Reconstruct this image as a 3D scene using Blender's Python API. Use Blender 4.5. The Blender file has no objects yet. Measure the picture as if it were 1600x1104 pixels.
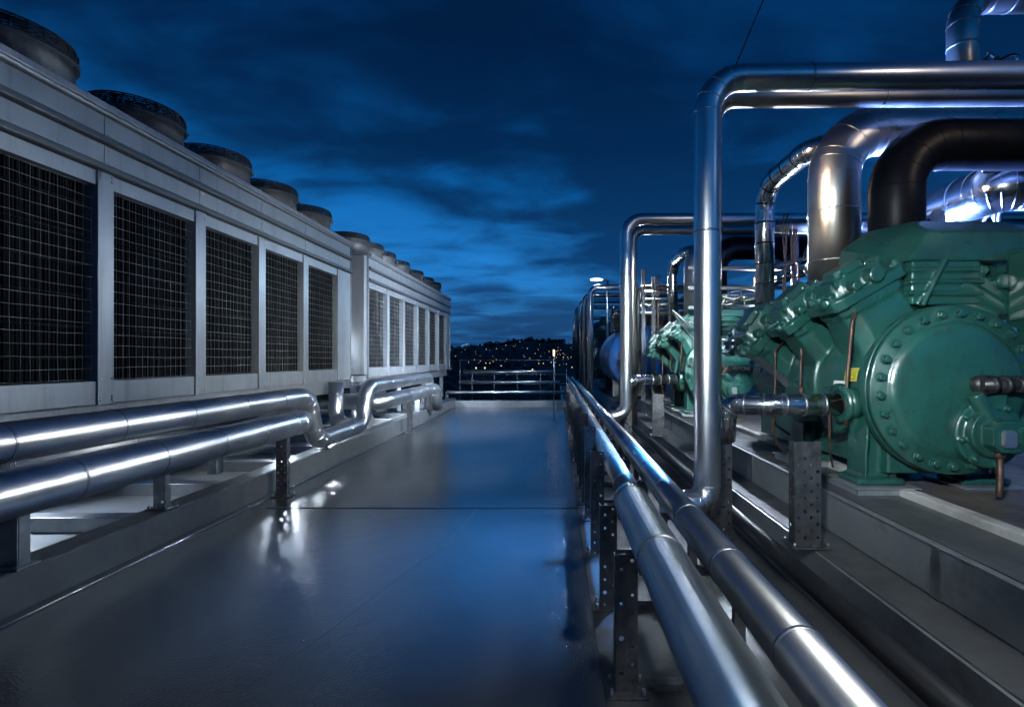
import bpy, bmesh, math, random
from mathutils import Vector, Matrix
random.seed(7)
R = math.radians
scene = bpy.context.scene
COL = scene.collection

# ------------------------------------------------------------------ camera
cd = bpy.data.cameras.new("camera"); cam = bpy.data.objects.new("camera", cd); COL.objects.link(cam)
cam.location = (0, 0, 1.7); cam.rotation_euler = (R(90), 0, 0)
cd.sensor_width = 36; cd.lens = 750/1600*36
cd.shift_x = -70/1600; cd.shift_y = 8/1600
cd.clip_start = 0.05; cd.clip_end = 9000
scene.camera = cam
scene.view_settings.view_transform = 'Standard'; scene.view_settings.look = 'None'
scene.view_settings.gamma = 1; scene.view_settings.exposure = .22
scene.render.engine = 'CYCLES'
scene.cycles.use_denoising = True
scene.cycles.max_bounces = 8
scene.cycles.sample_clamp_indirect = 4

# ------------------------------------------------------------------ sky
w = bpy.data.worlds.new("World"); scene.world = w; w.use_nodes = True
nt = w.node_tree; nt.nodes.clear()
def N(t, tree=None, **k):
    n = (tree or nt).nodes.new(t)
    for a, v in k.items(): setattr(n, a, v)
    return n
def L(a, b, tree=None): (tree or nt).links.new(a, b)
out = N('ShaderNodeOutputWorld'); bg = N('ShaderNodeBackground'); L(bg.outputs[0], out.inputs[0])
tc = N('ShaderNodeTexCoord'); sep = N('ShaderNodeSeparateXYZ'); L(tc.outputs['Generated'], sep.inputs[0])
def M(op, a, b=None, c=None, clamp=False):
    n = N('ShaderNodeMath', operation=op, use_clamp=clamp)
    for i, v in enumerate((a, b, c)):
        if v is None: continue
        if isinstance(v, (int, float)): n.inputs[i].default_value = v
        else: L(v, n.inputs[i])
    return n.outputs[0]
zc = M('MAXIMUM', sep.outputs[2], 0.0)
den = M('ADD', zc, 0.16)
px_ = M('DIVIDE', sep.outputs[0], den); py_ = M('DIVIDE', sep.outputs[1], den)
cmb = N('ShaderNodeCombineXYZ'); L(px_, cmb.inputs[0]); L(py_, cmb.inputs[1])
def cloud(scale, loc, st, detail, dist):
    mp = N('ShaderNodeMapping'); L(cmb.outputs[0], mp.inputs[0])
    mp.inputs['Location'].default_value = loc; mp.inputs['Scale'].default_value = st
    mp.inputs['Rotation'].default_value = (0, 0, R(24))
    nz = N('ShaderNodeTexNoise'); nz.inputs['Scale'].default_value = scale
    nz.inputs['Detail'].default_value = detail; nz.inputs['Roughness'].default_value = .52
    nz.inputs['Distortion'].default_value = dist
    L(mp.outputs[0], nz.inputs[0]); return nz.outputs[0]
c1 = cloud(.62, (9.1, 4.6, 0), (1, .7, 1), 4, .5)
c2 = cloud(2.0, (11, 1, 0), (1, 1.7, 1), 6, .35)
cl = M('ADD', M('MULTIPLY', c1, .62), M('MULTIPLY', c2, .38))
mr = N('ShaderNodeMapRange', interpolation_type='SMOOTHSTEP'); L(cl, mr.inputs[0])
mr.inputs[1].default_value = .415; mr.inputs[2].default_value = .615
# clear dusk sky colour by height
ramp = N('ShaderNodeValToRGB'); L(zc, ramp.inputs[0])
e = ramp.color_ramp.elements
e[0].position = 0; e[0].color = (.008, .042, .125, 1)
e[1].position = 1; e[1].color = (.0002, .010, .045, 1)
for p_, c_ in ((.07, (.014, .094, .245)), (.18, (.010, .120, .350)), (.32, (.002, .070, .235)), (.50, (.0006, .023, .088))):
    x = ramp.color_ramp.elements.new(p_); x.color = c_+(1,)
rampc = N('ShaderNodeValToRGB'); L(zc, rampc.inputs[0])
e = rampc.color_ramp.elements
e[0].position = 0; e[0].color = (.004, .021, .065, 1)
e[1].position = 1; e[1].color = (.0002, .004, .015, 1)
for p_, c_ in ((.08, (.006, .034, .100)), (.2, (.002, .024, .082)), (.4, (.0006, .012, .046)), (.55, (.0003, .007, .029))):
    x = rampc.color_ramp.elements.new(p_); x.color = c_+(1,)
mix = N('ShaderNodeMixRGB'); L(mr.outputs[0], mix.inputs[0]); L(rampc.outputs[0], mix.inputs[1]); L(ramp.outputs[0], mix.inputs[2])
L(mix.outputs[0], bg.inputs[0]); bg.inputs[1].default_value = 1.6

# ------------------------------------------------------------------ materials
MATS = {}
def mat(name, col, rough=.5, metal=0.0, bump=0.0, bscale=30, var=0.0, vscale=4, rvar=0.0, coat=0.0,
        stretch=(1, 1, 1), emis=None, estr=0, dirt=None, dscale=2.5, damt=.5, aniso=0):
    if name in MATS: return MATS[name]
    m = bpy.data.materials.new(name); m.use_nodes = True; t = m.node_tree; t.nodes.clear()
    o = N('ShaderNodeOutputMaterial', t); b = N('ShaderNodeBsdfPrincipled', t); L(b.outputs[0], o.inputs[0], t)
    b.inputs['Base Color'].default_value = (*col, 1); b.inputs['Roughness'].default_value = rough
    b.inputs['Metallic'].default_value = metal; b.inputs['Coat Weight'].default_value = coat
    b.inputs['Coat Roughness'].default_value = .12
    if aniso: b.inputs['Anisotropic'].default_value = aniso
    if emis: b.inputs['Emission Color'].default_value = (*emis, 1); b.inputs['Emission Strength'].default_value = estr
    tcn = N('ShaderNodeTexCoord', t); mp = N('ShaderNodeMapping', t); L(tcn.outputs['Object'], mp.inputs[0], t)
    mp.inputs['Scale'].default_value = stretch
    def noise(s, d=4):
        n = N('ShaderNodeTexNoise', t); n.inputs['Scale'].default_value = s; n.inputs['Detail'].default_value = d
        L(mp.outputs[0], n.inputs[0], t); return n
    last = None
    if var:
        n = noise(vscale, 6); r = N('ShaderNodeValToRGB', t); L(n.outputs[0], r.inputs[0], t)
        r.color_ramp.elements[0].position = .3; r.color_ramp.elements[1].position = .72
        r.color_ramp.elements[0].color = tuple(c*(1-var) for c in col)+(1,)
        r.color_ramp.elements[1].color = tuple(min(1, c*(1+var)) for c in col)+(1,)
        last = r.outputs[0]; L(last, b.inputs['Base Color'], t)
    if dirt:
        n = noise(dscale, 9); n.inputs['Roughness'].default_value = .68
        r = N('ShaderNodeMapRange', t); L(n.outputs[0], r.inputs[0], t)
        r.inputs[1].default_value = .42 if metal > .9 else .5; r.inputs[2].default_value = .85 if metal > .9 else .68; r.inputs[4].default_value = damt
        mx = N('ShaderNodeMixRGB', t); L(r.outputs[0], mx.inputs[0], t)
        if last: L(last, mx.inputs[1], t)
        else: mx.inputs[1].default_value = (*col, 1)
        mx.inputs[2].default_value = (*dirt, 1); L(mx.outputs[0], b.inputs['Base Color'], t)
    if name.startswith('green_machine'):
        for sc_, lo, hi, am, cc, strz in ((26, .60, .70, .75, (.012, .014, .012), 1), (3.2, .56, .72, .7, (.010, .018, .015), .28), (60, .66, .72, .6, (.10, .15, .13), 1)):
            mp2 = N('ShaderNodeMapping', t); L(tcn.outputs['Object'], mp2.inputs[0], t); mp2.inputs['Scale'].default_value = (1, 1, strz)
            n = N('ShaderNodeTexNoise', t); n.inputs['Scale'].default_value = sc_*(3 if strz < 1 else 1); n.inputs['Detail'].default_value = 6; n.inputs['Roughness'].default_value = .65; L(mp2.outputs[0], n.inputs[0], t)
            r = N('ShaderNodeMapRange', t); L(n.outputs[0], r.inputs[0], t); r.inputs[1].default_value = lo; r.inputs[2].default_value = hi; r.inputs[4].default_value = am
            mx = N('ShaderNodeMixRGB', t); L(r.outputs[0], mx.inputs[0], t); L(b.inputs['Base Color'].links[0].from_socket, mx.inputs[1], t); mx.inputs[2].default_value = (*cc, 1)
            L(mx.outputs[0], b.inputs['Base Color'], t)
    if name.startswith('painted_white'):
        mp2 = N('ShaderNodeMapping', t); L(tcn.outputs['Object'], mp2.inputs[0], t); mp2.inputs['Scale'].default_value = (9, 9, .55)
        n = N('ShaderNodeTexNoise', t); n.inputs['Scale'].default_value = 1.6; n.inputs['Detail'].default_value = 7; n.inputs['Roughness'].default_value = .7; L(mp2.outputs[0], n.inputs[0], t)
        r = N('ShaderNodeMapRange', t); L(n.outputs[0], r.inputs[0], t); r.inputs[1].default_value = .50; r.inputs[2].default_value = .75; r.inputs[4].default_value = .55
        mx = N('ShaderNodeMixRGB', t); L(r.outputs[0], mx.inputs[0], t); L(b.inputs['Base Color'].links[0].from_socket, mx.inputs[1], t); mx.inputs[2].default_value = (.13, .125, .12, 1)
        L(mx.outputs[0], b.inputs['Base Color'], t)
    if rvar:
        n = noise(vscale*(.5 if metal > .9 else 1.7), 2 if metal > .9 else 7); r = N('ShaderNodeMapRange', t); L(n.outputs[0], r.inputs[0], t)
        r.inputs[1].default_value = .3; r.inputs[2].default_value = .7
        r.inputs[3].default_value = max(.04, rough-rvar); r.inputs[4].default_value = rough+rvar
        L(r.outputs[0], b.inputs['Roughness'], t)
    if bump:
        n = noise(bscale, 3); bp = N('ShaderNodeBump', t); bp.inputs['Strength'].default_value = bump
        bp.inputs['Distance'].default_value = .02; L(n.outputs[0], bp.inputs['Height'], t)
        L(bp.outputs[0], b.inputs['Normal'], t)
    if name.startswith(('black', 'coil')): b.inputs['Specular IOR Level'].default_value = .12
    MATS[name] = m; return m

STEEL = mat('polished_cladding', (.70, .71, .72), .20, 1, bump=.055, bscale=8, var=.12, vscale=4, rvar=.055, dirt=(.42,.41,.41), dscale=2.5, damt=.3)
STEELL = mat('brushed_cladding', (.72, .73, .74), .325, 1, bump=.055, bscale=8, var=.12, vscale=4, rvar=.04, dirt=(.45,.44,.44), dscale=2.5, damt=.3)
STEELV = mat('satin_cladding', (.74, .745, .75), .30, 1, bump=.035, bscale=6, var=.10, vscale=4, rvar=.02, dirt=(.5,.49,.48), dscale=2.5, damt=.3)
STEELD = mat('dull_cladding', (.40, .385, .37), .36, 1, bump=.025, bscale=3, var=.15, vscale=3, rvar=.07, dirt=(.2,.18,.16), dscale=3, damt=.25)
BLACKP = mat('black_rubber_insulation', (.0045, .005, .007), .40, 0, bump=.12, bscale=9, var=.3, vscale=4, rvar=.08)
BAND = mat('band_steel', (.50, .50, .51), .34, 1, var=.2)
GALV = mat('galvanised_steel', (.34, .36, .38), .42, 1, bump=.05, bscale=40, var=.25, vscale=9, rvar=.1, dirt=(.13,.12,.11), dscale=6, damt=.6)
GALVD = mat('weathered_galvanised', (.115, .12, .13), .45, .85, bump=.08, bscale=40, var=.35, vscale=11, rvar=.12, dirt=(.05,.045,.04), dscale=9, damt=.8)
WHITE = mat('painted_white_metal', (.275, .295, .315), .38, .6, bump=.025, bscale=4, var=.06, vscale=3, rvar=.08, dirt=(.33,.33,.33), dscale=2.2, damt=.5)
WHITED = mat('shaded_cream_shroud', (.042, .044, .048), .5, .2, bump=.04, bscale=12, var=.08, vscale=3, dirt=(.28,.28,.27), damt=.5)  # shroud paint darkened to stand in for the cornice shade
RAIL = mat('rail_trim', (.10, .105, .11), .35, .6, var=.1)  # trim darkened: shade of the undersides put into the colour
COIL = mat('coil_black', (.0015, .0016, .002), .8, .0, var=.6, vscale=14, stretch=(1, 1, .15))
WIRE = mat('guard_wire', (.20, .21, .22), .4, .9, var=.4, vscale=6)
DGUARD = mat('fan_guard_black', (.012, .013, .016), .5, .3)
GREEN = mat('green_machine_paint', (.010, .056, .045), .34, 0, bump=.20, bscale=18, var=.25, vscale=3, rvar=.08, coat=.7, dirt=(.006, .028, .022), dscale=3.2, damt=.7)
BLUEP = mat('blue_vessel_paint', (.010, .05, .16), .35, 0, bump=.12, bscale=14, var=.2, vscale=3, coat=.2)
DARKM = mat('dark_machinery', (.02, .021, .024), .4, .4, bump=.1, bscale=20, var=.3)
RUST = mat('rusty_copper', (.085, .048, .038), .45, .55, bump=.2, bscale=40, var=.45, vscale=16)
CONC = mat('plinth_concrete', (.085, .072, .060), .42, 0, bump=.15, bscale=30, var=.25, vscale=2.5, rvar=.14, dirt=(.035, .025, .02), dscale=1.6, damt=.9)
PALE = mat('pale_kerb', (.34, .33, .32), .6, 0, bump=.1, bscale=30, var=.15, dirt=(.12,.11,.1), damt=.7)
SHEET = mat('flashing_sheet', (.34, .36, .38), .38, .7, bump=.07, bscale=6, var=.14, vscale=3, rvar=.1, dirt=(.13,.13,.13), dscale=3, damt=.6)
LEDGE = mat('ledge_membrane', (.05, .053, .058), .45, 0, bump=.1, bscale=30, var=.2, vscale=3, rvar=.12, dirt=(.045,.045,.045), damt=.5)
MEMB = mat('pale_membrane', (.26, .28, .30), .42, 0, bump=.08, bscale=20, var=.12, vscale=1.5, rvar=.1, dirt=(.15,.16,.17), damt=.6)
YEL = mat('yellow_sticker', (.42, .36, .03), .5)
PAPER = mat('white_sticker', (.55, .55, .55), .5)
CHROME = mat('bright_metal', (.8, .8, .82), .4, 1, bump=.3, bscale=14)

# floor: glossy grey coating
def floor_mat():
    m = bpy.data.materials.new('glossy_floor_coating'); m.use_nodes = True; t = m.node_tree; t.nodes.clear()
    o = N('ShaderNodeOutputMaterial', t); b = N('ShaderNodeBsdfPrincipled', t); L(b.outputs[0], o.inputs[0], t)
    tcn = N('ShaderNodeTexCoord', t)
    def nz(s, d, r=.55):
        n = N('ShaderNodeTexNoise', t); n.inputs['Scale'].default_value = s; n.inputs['Detail'].default_value = d
        n.inputs['Roughness'].default_value = r; L(tcn.outputs['Object'], n.inputs[0], t); return n.outputs[0]
    r = N('ShaderNodeValToRGB', t); L(nz(.55, 8, .6), r.inputs[0], t)
    r.color_ramp.elements[0].position = .3; r.color_ramp.elements[0].color = (.030, .033, .036, 1)
    r.color_ramp.elements[1].position = .7; r.color_ramp.elements[1].color = (.048, .052, .056, 1)
    # small scuffs
    sc = N('ShaderNodeMapRange', t); L(nz(7, 10, .75), sc.inputs[0], t)
    sc.inputs[1].default_value = .58; sc.inputs[2].default_value = .80; sc.inputs[4].default_value = .25
    mx = N('ShaderNodeMixRGB', t); L(sc.outputs[0], mx.inputs[0], t); L(r.outputs[0], mx.inputs[1], t)
    mx.inputs[2].default_value = (.05, .052, .056, 1); L(mx.outputs[0], b.inputs['Base Color'], t)
    rr = N('ShaderNodeMapRange', t); L(nz(1.1, 6, .6), rr.inputs[0], t)
    rr.inputs[1].default_value = .3; rr.inputs[2].default_value = .7; rr.inputs[3].default_value = .16; rr.inputs[4].default_value = .25
    L(rr.outputs[0], b.inputs['Roughness'], t)
    b.inputs['Specular IOR Level'].default_value = 1.0
    b.inputs['Coat Weight'].default_value = .9; b.inputs['Coat Roughness'].default_value = .2; b.inputs['Coat IOR'].default_value = 1.7
    bp = N('ShaderNodeBump', t); bp.inputs['Strength'].default_value = .30; bp.inputs['Distance'].default_value = .01
    ad = N('ShaderNodeMath', t, operation='MULTIPLY_ADD'); L(nz(75, 2), ad.inputs[0], t); ad.inputs[1].default_value = .55; L(nz(3, 5, .7), ad.inputs[2], t)
    L(ad.outputs[0], bp.inputs['Height'], t); L(bp.outputs[0], b.inputs['Normal'], t)
    L(bp.outputs[0], b.inputs['Coat Normal'], t)
    return m
FLOOR = floor_mat()

# ------------------------------------------------------------------ mesh helpers
class MB:
    def __init__(s): s.v = []; s.f = []; s.sm = []
    def add(s, vs, fs, smooth=False):
        o = len(s.v); s.v += [tuple(p) for p in vs]; s.f += [tuple(i+o for i in f) for f in fs]; s.sm += [smooth]*len(fs); return s
    def box(s, x0, x1, y0, y1, z0, z1, mt=None):
        vs = [(x, y, z) for x in (x0, x1) for y in (y0, y1) for z in (z0, z1)]
        if mt: vs = [mt @ Vector(p) for p in vs]
        return s.add(vs, [(0,1,3,2), (4,6,7,5), (0,4,5,1), (2,3,7,6), (0,2,6,4), (1,5,7,3)])
    def prism(s, pts, y0, y1, mt=None):          # profile in XZ extruded along Y
        n = len(pts); vs = [(x, y0, z) for x, z in pts]+[(x, y1, z) for x, z in pts]
        if mt: vs = [mt @ Vector(p) for p in vs]
        return s.add(vs, [tuple(range(n)), tuple(range(2*n-1, n-1, -1))]+[(i, i+n, (i+1) % n+n, (i+1) % n) for i in range(n)])
    def sweep(s, pts, rad, seg=24, caps=True, closed=False):
        P = [Vector(p) for p in pts]; n = len(P)
        rad = rad if isinstance(rad, (list, tuple)) else [rad]*n
        T = []
        for i in range(n):
            a = P[max(0, i-1)]; b = P[min(n-1, i+1)]
            T.append((b-a).normalized())
        up = Vector((0, 0, 1)) if abs(T[0].z) < .9 else Vector((1, 0, 0))
        u = T[0].cross(up).normalized(); vs = []
        for i in range(n):
            if i: u = (u - T[i]*u.dot(T[i])).normalized()
            vv = T[i].cross(u)
            for k in range(seg):
                a = 2*math.pi*k/seg; vs.append(P[i]+(u*math.cos(a)+vv*math.sin(a))*rad[i])
        fs = [(i*seg+k, i*seg+(k+1) % seg, (i+1)*seg+(k+1) % seg, (i+1)*seg+k) for i in range(n-1) for k in range(seg)]
        s.add(vs, fs, True)
        if caps:
            o = len(s.v)-n*seg
            s.f += [tuple(o+k for k in range(seg-1, -1, -1)), tuple(o+(n-1)*seg+k for k in range(seg))]; s.sm += [False, False]
        return s
    def cyl(s, a, b, r, seg=16, r2=None): return s.sweep([a, b], [r, r if r2 is None else r2], seg)
    def lathe(s, prof, c, axis='y', seg=48):     # prof: (distance along axis, radius)
        d = {'x': Vector((1,0,0)), 'y': Vector((0,1,0)), 'z': Vector((0,0,1))}[axis] if isinstance(axis, str) else Vector(axis)
        c = Vector(c); up = Vector((0,0,1)) if abs(d.z) < .9 else Vector((1,0,0))
        u = d.cross(up).normalized(); v = d.cross(u); vs = []
        for h, r in prof:
            for k in range(seg):
                a = 2*math.pi*k/seg; vs.append(c+d*h+(u*math.cos(a)+v*math.sin(a))*max(r, 1e-4))
        n = len(prof)
        return s.add(vs, [(i*seg+k, i*seg+(k+1) % seg, (i+1)*seg+(k+1) % seg, (i+1)*seg+k) for i in range(n-1) for k in range(seg)], True)
    def build(s, name, m, parent=None, bevel=0, solid=0):
        me = bpy.data.meshes.new(name); me.from_pydata(s.v, [], s.f); me.polygons.foreach_set('use_smooth', s.sm)
        bm = bmesh.new(); bm.from_mesh(me); bmesh.ops.recalc_face_normals(bm, faces=bm.faces); bm.to_mesh(me); bm.free()
        me.materials.append(m); me.update()
        o = bpy.data.objects.new(name, me); COL.objects.link(o)
        if parent: o.parent = parent
        if solid: md = o.modifiers.new('s', 'SOLIDIFY'); md.thickness = solid
        if bevel:
            md = o.modifiers.new('b', 'BEVEL'); md.width = bevel; md.segments = 2; md.limit_method = 'ANGLE'; md.angle_limit = R(40)
            md.harden_normals = False
        return o
def cast(o, vox=.014, it=5, fac=.5):             # fuse overlapping solids into one rounded casting
    md = o.modifiers.new('r', 'REMESH'); md.mode = 'VOXEL'; md.voxel_size = vox; md.use_smooth_shade = True
    sm = o.modifiers.new('s', 'SMOOTH'); sm.factor = fac; sm.iterations = it
    dg = bpy.context.evaluated_depsgraph_get(); dg.update()
    me = bpy.data.meshes.new_from_object(o.evaluated_get(dg), depsgraph=dg)
    o.modifiers.clear(); mats = list(o.data.materials); o.data = me
    me.materials.clear()
    for m in mats: me.materials.append(m)
    me.polygons.foreach_set('use_smooth', [True]*len(me.polygons))
    return o
def tag(o, label=None, cat=None, group=None, kind=None):
    if label: o['label'] = label
    if cat: o['category'] = cat
    if group: o['group'] = group
    if kind: o['kind'] = kind
    return o
def empty(name, loc, label, cat, group=None, rz=0):
    o = bpy.data.objects.new(name, None); COL.objects.link(o); o.location = loc; o.rotation_euler = (0, 0, rz)
    o.empty_display_size = .1
    return tag(o, label, cat, group)
def copy_tree(o, parent=None):
    c = o.copy(); COL.objects.link(c); c.parent = parent
    if parent is not None: c.matrix_parent_inverse = o.matrix_parent_inverse
    for ch in list(o.children): copy_tree(ch, c)
    return c
def structure(o): o['kind'] = 'structure'; return o

def route(pts, rb, gores=6):                      # polyline with rounded corners; returns path and list of seam indices
    P = [Vector(p) for p in pts]; path = [P[0]]; seams = []
    for i in range(1, len(P)-1):
        a, b, c = P[i-1], P[i], P[i+1]
        d1 = (a-b).normalized(); d2 = (c-b).normalized()
        ang = math.pi-d1.angle(d2)
        r = rb[i-1] if isinstance(rb, (list, tuple)) else rb
        t = r*math.tan(ang/2); s0 = b+d1*t; s1 = b+d2*t
        bis = (d1+d2).normalized(); cen = b+bis*(r/math.cos(ang/2))
        u = (s0-cen); v = (s1-cen)
        for k in range(gores*2+1):
            q = k/(gores*2); aa = ang*q
            ax = u.cross(v).normalized(); rot = Matrix.Rotation(aa, 3, ax)
            path.append(cen+rot @ u)
            if k % 2 == 0: seams.append(len(path)-1)
    path.append(P[-1]); return path, seams
def ringband(path, s_at, r, wd, mb):              # short raised ring round the path at arc length s_at
    acc = 0
    for i in range(len(path)-1):
        d = (path[i+1]-path[i]).length
        if acc+d >= s_at:
            t = (path[i+1]-path[i]).normalized(); p = path[i]+t*(s_at-acc)
            mb.lathe([(-wd/2, r-.004), (-wd/2, r), (wd/2, r), (wd/2, r-.004)], p, tuple(t), 28); return
        acc += d
def pipe(name, label, pts, r, rb=.2, m=STEEL, bandm=BAND, bands=1.0, group=None, origin=None, seam_w=.006, gores=6, seg=32, start=.35, cat='pipe', parent=None):
    path, seams = route(pts, rb, gores)
    org = Vector(origin) if origin else Vector(pts[0])
    root = None
    path = [p-org for p in path]
    mb = MB(); mb.sweep(path, r, seg)
    for i in seams:                                # gore seams of the segmented elbows, swaged beads
        t = (path[min(i+1, len(path)-1)]-path[max(i-1, 0)]).normalized()
        mb.lathe([(-seam_w, r-.003), (-seam_w*.4, r+.0035), (seam_w*.4, r+.0035), (seam_w, r-.003)], path[i], tuple(t), seg)
    total = sum((path[i+1]-path[i]).length for i in range(len(path)-1))
    if parent is not None:
        o = mb.build(name, m, parent); o.location = org; root = o
    else:
        root = mb.build(name, m); root.location = org
        tag(root, label, cat, group)
    s = start
    while bands and s < total-.05:
        b = MB(); ringband(path, s, r+.004, .016, b); b.build('joint_band', bandm, root)
        s += bands*random.uniform(.93, 1.07)
    return root

# =================================================================== SETTING
b = MB().box(-9.2, 2.0, -3, 16.8, -.3, 0).box(.2, 2.0, 16.8, 30, -.3, 0); o = b.build('roof_floor', FLOOR); structure(o)
o = MB().box(-9.2, -3.60, -3, 18.6, .004, .10).build('plant_deck', MEMB); structure(o)
# floor seams
b = MB().box(-3.3, .9, 5.46, 5.474, .001, .006)
b.build('floor_joint', mat('joint_sealant', (.02, .022, .025), .5)); structure(bpy.data.objects['floor_joint'])
b = MB()
pts = [(-1.62, 2.4), (-1.45, 2.95), (-1.29, 3.5), (-1.12, 4.1), (-.98, 4.7), (-.9, 5.4)]
for (xa, ya), (xb, yb) in zip(pts, pts[1:]):
    b.add([(xa-.0015, ya, .003), (xa+.0015, ya, .003), (xb+.0015, yb, .003), (xb-.0015, yb, .003)], [(0,1,2,3)])
structure(b.build('floor_hairline_crack', MATS['joint_sealant']))
# left kerb beam (rolled channel section)
b = MB().prism([(-3.56, 0), (-3.56, .29), (-3.575, .305), (-3.80, .305), (-3.80, .28), (-3.60, .28), (-3.60, 0)], -3, 17.0)
b.prism([(-3.56, .0), (-3.50, .0), (-3.50, .006), (-3.56, .03)], -3, 17.0)
KERB = b.build('steel_kerb', mat('kerb_sheet', (.13, .14, .15), .36, .6, bump=.06, bscale=6, var=.2, vscale=3, rvar=.07, dirt=(.07,.07,.07), dscale=3, damt=.6), bevel=.004)
MB().cyl((-3.50, -3, .008), (-3.50, 17, .008), .009, 8).build('weld_bead', STEEL, KERB)
tag(KERB, 'long grey metal kerb along the foot of the white cooler units', 'kerb')
for i in range(16):
    y = -1.6+i*1.2
    tag(MB().box(-6.4, -3.61, y, y+.16, .10, .24).build('cross_beam', SHEET, bevel=.006), 'low grey cross beam lying on the deck beneath the cooler units', 'beam', 'cross beams beneath the cooler units')
# back parapet behind the coolers
b = MB().box(-9.2, -8.9, -3, 19, 0, 1.5); tag(b.build('parapet_wall', mat('parapet_render', (.12, .125, .13), .7, bump=.1, var=.2), bevel=.01), 'dark parapet wall behind the white cooler units', 'wall')
# far kerb + building body below
tag(MB().box(-3.56, .32, 16.8, 16.95, -.1, .23).build('end_kerb', SHEET, bevel=.006), 'low metal upstand closing the far end of the walkway', 'kerb')
bb = MB().box(-9.3, 9, -4, 16.78, -15.2, -.302).box(.21, 9, 16.78, 30, -15.2, -.302)
tag(bb.build('host_building', mat('facade_grey', (.1, .1, .11), .7, var=.1)), 'building body below the roof deck that carries the plant', 'building')

# right-hand steps: lower channel ledge, upper beam, plinth
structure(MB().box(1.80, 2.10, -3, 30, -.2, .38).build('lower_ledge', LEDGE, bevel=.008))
structure(MB().box(1.776, 1.797, -3, 30, 0.0, .372).build('lower_ledge_face', SHEET))
ub = MB().box(2.085, 2.53, -3, 30, .384, .668).box(2.06, 2.54, -3, 30, .672, .684); structure(ub.build('upper_beam', SHEET, bevel=.004))
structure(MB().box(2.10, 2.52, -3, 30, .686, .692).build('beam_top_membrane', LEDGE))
structure(MB().box(2.53, 2.62, -3, 30, .60, .745).build('plinth_edge', PALE, bevel=.008))
structure(MB().box(2.625, 9, -3, 30, .3, .725).build('machine_plinth', CONC))
for y in (1.4, 2.6, 3.9, 5.1, 6.3, 7.5, 8.7, 9.9, 11.1):     # cover strips over the sheet joints
    tag(MB().box(2.076, 2.083, y, y+.07, .384, .668).build('joint_cover', GALV, bevel=.001), 'thin vertical cover strip on the upper metal upstand', 'cover strip', 'cover strips on the upstand')

structure(MB().box(.24, 1.774, -3, 30, -.02, .0022).build('rack_shade_sheet', LEDGE))  # added matte dark sheet: keeps the floor under the rack dark
# terrain, hills
def hillh(x, y):
    if y < 900: return 0
    t = min(1, (y-900)/1500); t = t*t*(3-2*t)
    h = 55+ 42*math.exp(-((x+190)/190)**2) + 16*math.exp(-((x+20)/120)**2)+ 8*math.sin(x*.011+1)+5*math.sin(x*.031)+2.5*math.sin(x*.083+.5)
    h += 18*math.exp(-((x-900)/500)**2)
    h = h*t
    if y > 2500: h *= max(0, 1-(y-2500)/1500)
    return h
xs = [-6000, -4000, -2500]+[-1600+40*i for i in range(81)]+[2500, 4000, 6000]
ys = [-2000, -500, 0, 200, 500, 800, 900]+[1000+100*i for i in range(21)]+[3500, 4200, 6500]
vs = [(x, y, -15+hillh(x, y)) for y in ys for x in xs]
nx = len(xs); fs = [(j*nx+i, j*nx+i+1, (j+1)*nx+i+1, (j+1)*nx+i) for j in range(len(ys)-1) for i in range(nx-1)]
structure(MB().add(vs, fs, True).build('hillside_terrain', mat('dark_ground', (.022, .026, .024), .9, bump=.3, bscale=.05, var=.5, vscale=.01)))

# wooded ridge: clumps of leaf faces standing on the hill
rnd = random.Random(3)
b = MB()
def crown(b, x, y, z, rw, rh, n):
    for _ in range(n):
        a = rnd.uniform(0, 6.283); q = rnd.random()**.5; zz = rnd.uniform(0, 1)
        rr = rw*q*math.sin(math.pi*min(1, .25+zz*.7))
        p = Vector((x+rr*math.cos(a), y+rr*math.sin(a), z+zz*rh)); s = rw*rnd.uniform(.22, .45)
        m = Matrix.Rotation(rnd.uniform(0, 6.28), 3, 'Z') @ Matrix.Rotation(rnd.uniform(-1, 1), 3, 'X')
        b.add([p+m @ Vector(c)*s for c in ((-1, -.3, -.5), (.7, .2, -.8), (1, -.2, .5), (-.2, .3, 1))], [(0,1,2,3)])
for i in range(760):
    x = rnd.uniform(-1500, 1500); y = rnd.uniform(2150, 2600)
    big = 1.0 if -330 < x < 40 else .62
    crown(b, x, y, -17+hillh(x, y), rnd.uniform(9, 17)*big, rnd.uniform(12, 24)*big, 16)
for i in range(260):
    x = rnd.uniform(-900, 500); y = rnd.uniform(260, 2000)
    crown(b, x, y, -16+hillh(x, y), rnd.uniform(5, 9), rnd.uniform(7, 12), 14)
tag(b.build('woodland', mat('night_foliage', (.02, .028, .022), .8, var=.5, vscale=.05)), 'dark mass of trees along the distant ridge and across the town', 'woodland', kind='stuff')

# distant houses and street lamps
HW = mat('house_wall_night', (.09, .088, .085), .8, var=.4, vscale=.01); HR = mat('house_roof_night', (.04, .036, .035), .8)
WINM = mat('lit_window', (.3, .2, .1), .5, emis=(1, .62, .28), estr=1.6)
def house(wd, dp, ht, lit):
    r = empty('distant_house', (0,0,0), 'small unlit house in the dark town beyond the railing', 'house', 'houses in the dark town')
    MB().box(-wd/2, wd/2, -dp/2, dp/2, 0, ht).build('wall', HW, r)
    MB().prism([(-wd/2-.4, ht), (wd/2+.4, ht), (0, ht+wd*.32)], -dp/2-.4, dp/2+.4).build('roof', HR, r)
    for i in range(3):
        MB().box(-wd/2+1+i*wd/3.4, -wd/2+2.3+i*wd/3.4, -dp/2-.06, -dp/2-.01, ht-2.4, ht-1.0).build('window', WINM if i in lit else HR, r)
    return r
protos = [house(11, 9, 6, (1,)), house(15, 10, 9, (0, 2)), house(9, 12, 5, ())]
used = [0, 0, 0]
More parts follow.
